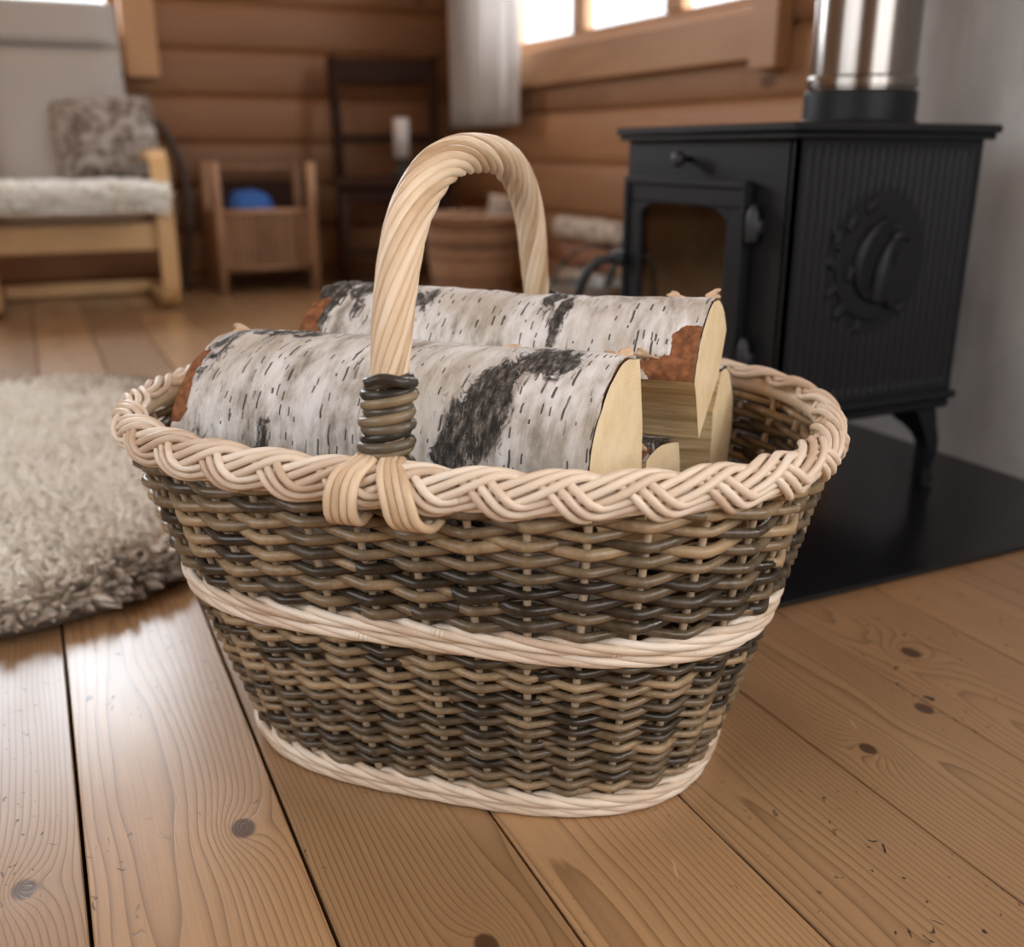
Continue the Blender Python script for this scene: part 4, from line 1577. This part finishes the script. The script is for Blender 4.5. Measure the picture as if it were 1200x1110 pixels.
ch = thing('candlestick', 'white candle in a dark holder standing on the dark wooden chair', 'candle', (1.545, 4.40, .486))
obj('holder', MB().lathe([(.055, .0005), (.055, .012), (.03, .022), (.02, .045), (.026, .06), (.026, .075), (.02, .08), (.0, .08)], 20), M['darkmetal'], ch, local=True)
cd = obj('candle', MB().lathe([(.0345, .081), (.0345, .24), (.030, .247), (.0, .249)], 20), M['wax'], ch, local=True)

# ------------------------------------------------------------------ curtain
cu = MB()
nu_, nz_ = 90, 16
P = np.zeros((nu_, nz_, 3))
for i in range(nu_):
    y = 3.93 + .70 * i / (nu_ - 1)
    for j in range(nz_):
        z = .70 + (2.18 - .70) * j / (nz_ - 1)
        a = i / (nu_ - 1) * 2 * math.pi * 6.5
        P[i, j] = (WX - .125 + .030 * math.sin(a + .3 * math.sin(z * 2)) + .010 * math.sin(2.3 * a + 1), y + .01 * math.sin(z * 3 + i), z)
cu.grid(P)
cto = thing('curtain', 'white pleated curtain hanging in front of the window in the corner', 'curtain', (WX - .1, 4.28, .70))
o = obj('cloth', cu, M['curtain'], cto)
sol = o.modifiers.new('thick', 'SOLIDIFY')
sol.thickness = .0015
obj('curtain_rod', MB().tube([(WX - .11, 2.3, 2.21), (WX - .11, 4.7, 2.21)], .012, 10), M['darkmetal'], cto)

# ------------------------------------------------------------------ wicker bin with firewood, zinc bucket
wb = thing('wicker_bin', 'round reddish brown wicker bin standing beyond the handle by the window wall', 'basket', (1.545, 3.62, 0))
NB = 22
for i in range(30):
    z = .008 + .345 * i / 29
    rad = .135 + .045 * z / .35
    u = np.linspace(0, 2 * np.pi, NB * 4, endpoint=False)
    r_ = rad + .004 * np.cos(u * NB / 2 * 1.0 + (i % 2) * math.pi)
    obj('wicker_row', MB().tube(np.stack([r_ * np.cos(u), r_ * np.sin(u), np.full(len(u), z)], 1), .0072, 5, closed=True), M['cane'], wb, local=True)
for j in range(NB):
    a = 2 * math.pi * (j + .5) / NB
    obj('wicker_stake', MB().tube([(.135 * math.cos(a), .135 * math.sin(a), .004), (.18 * math.cos(a), .18 * math.sin(a), .352)], .004, 5, ref=(1, 0, .1)), M['cane'], wb, local=True)
u = np.linspace(0, 2 * np.pi, 96, endpoint=False)
for k in range(3):
    obj('rim_strand', MB().tube(np.stack([(.186 + .008 * np.cos(u * 9 + k * 2.1)) * np.cos(u), (.186 + .008 * np.cos(u * 9 + k * 2.1)) * np.sin(u), .357 + .008 * np.sin(u * 9 + k * 2.1)], 1), .010, 6, closed=True), M['cane'], wb, local=True)
obj('bin_bottom', MB().lathe([(.0, .002), (.135, .002), (.135, .012), (.0, .012)], 24), M['cane'], wb, local=True)


def small_log(label, a, b_, r, seed):
    t = thing('firewood', label, 'log', tuple(np.array(a)), 0, 'firewood by the window wall')
    a, b_ = np.array(a), np.array(b_)
    d = b_ - a
    n = 14
    c = np.stack([np.zeros(3) + d * k / (n - 1) for k in range(n)])
    rr_ = r * (1 + .06 * np.sin(np.arange(n) * .9 + seed))
    ref = np.array([0, 0, 1.0]) if abs(d[2]) < .8 * np.linalg.norm(d) else np.array([1.0, 0, 0])
    obj('bark', MB().tube(c, rr_, 14, ref=ref, caps=False), M['barkplain'], t, local=True)
    e = MB()
    for k, f in ((0, -1), (n - 1, 1)):
        e.tube([c[k] - d * .002 * f, c[k] + d * .004 * f], rr_[k] * .985, 14, ref=ref)
    obj('sawn_end', e, M['endplain'], t, False, local=True)
    return t


M['barkplain'] = m_plain('pale_bark', (.45, .38, .31), .8, nscale=25, amt=.5, bump=.5)
M['barkred'] = m_plain('red_bark', (.24, .11, .055), .8, nscale=25, amt=.4, bump=.5)
M['endplain'] = m_plain('sawn_wood', (.66, .52, .36), .8, nscale=60, amt=.15)
small_log('pale log sticking up out of the round wicker bin', (1.60, 3.60, .02), (1.655, 3.575, .43), .05, 1)
# log crate: a low stack of logs beyond the bin, and the zinc bucket in front
small_log('pale log lying on top of the stack by the window wall', (1.80, 3.35, .329), (1.80, 2.86, .329), .042, 2)
lg = small_log('reddish log in the middle of the stack by the window wall', (1.808, 3.33, .237), (1.796, 2.88, .237), .046, 3)
lg.children[0].data.materials[0] = M['barkred']
lg = small_log('reddish log at the wall side of the stack by the window', (1.905, 3.32, .238), (1.905, 2.86, .238), .044, 4)
lg.children[0].data.materials[0] = M['barkred']
small_log('lower log of the stack by the window, nearer the room', (1.80, 3.34, .142), (1.80, 2.84, .142), .048, 5)
small_log('lower log of the stack by the window, nearer the wall', (1.90, 3.34, .1425), (1.90, 2.84, .1425), .046, 6)
small_log('bottom log of the stack by the window, nearer the room', (1.80, 3.36, .048), (1.80, 2.82, .048), .045, 7)
small_log('bottom log of the stack by the window, nearer the wall', (1.90, 3.36, .048), (1.90, 2.82, .048), .045, 8)

zb_ = thing('zinc_bucket', 'grey zinc bucket standing beside the stove near the window wall', 'bucket', (1.56, 2.72, 0))
bk = obj('pail', MB().lathe([(.0, .002), (.105, .002), (.108, .01), (.128, .195), (.134, .20), (.134, .208), (.126, .208), (.104, .014), (.0, .012)], 30), M['zinc'], zb_, local=True)
set_sharp(bk, 40)
bh = spline([(math.cos(a) * .132, -.02 * math.sin(a), .20 + .115 * math.sin(a)) for a in np.linspace(0, math.pi, 15)], 40)
obj('bail_handle', MB().tube(bh, .0045, 7, ref=(0, 1, 0)), M['darkmetal'], zb_, local=True)
sh = thing('ash_shovel', 'black iron ash shovel leaning in the zinc bucket', 'shovel', (1.55, 2.70, .016))
obj('handle', MB().tube([(0, 0, .06), (.03, -.06, .20), (.06, -.12, .36)], .011, 8), M['darkmetal'], sh, local=True)
obj('blade', MB().box(-.045, .045, -.004, .004, .0, .085, .002), M['darkmetal'], sh, False, local=True)
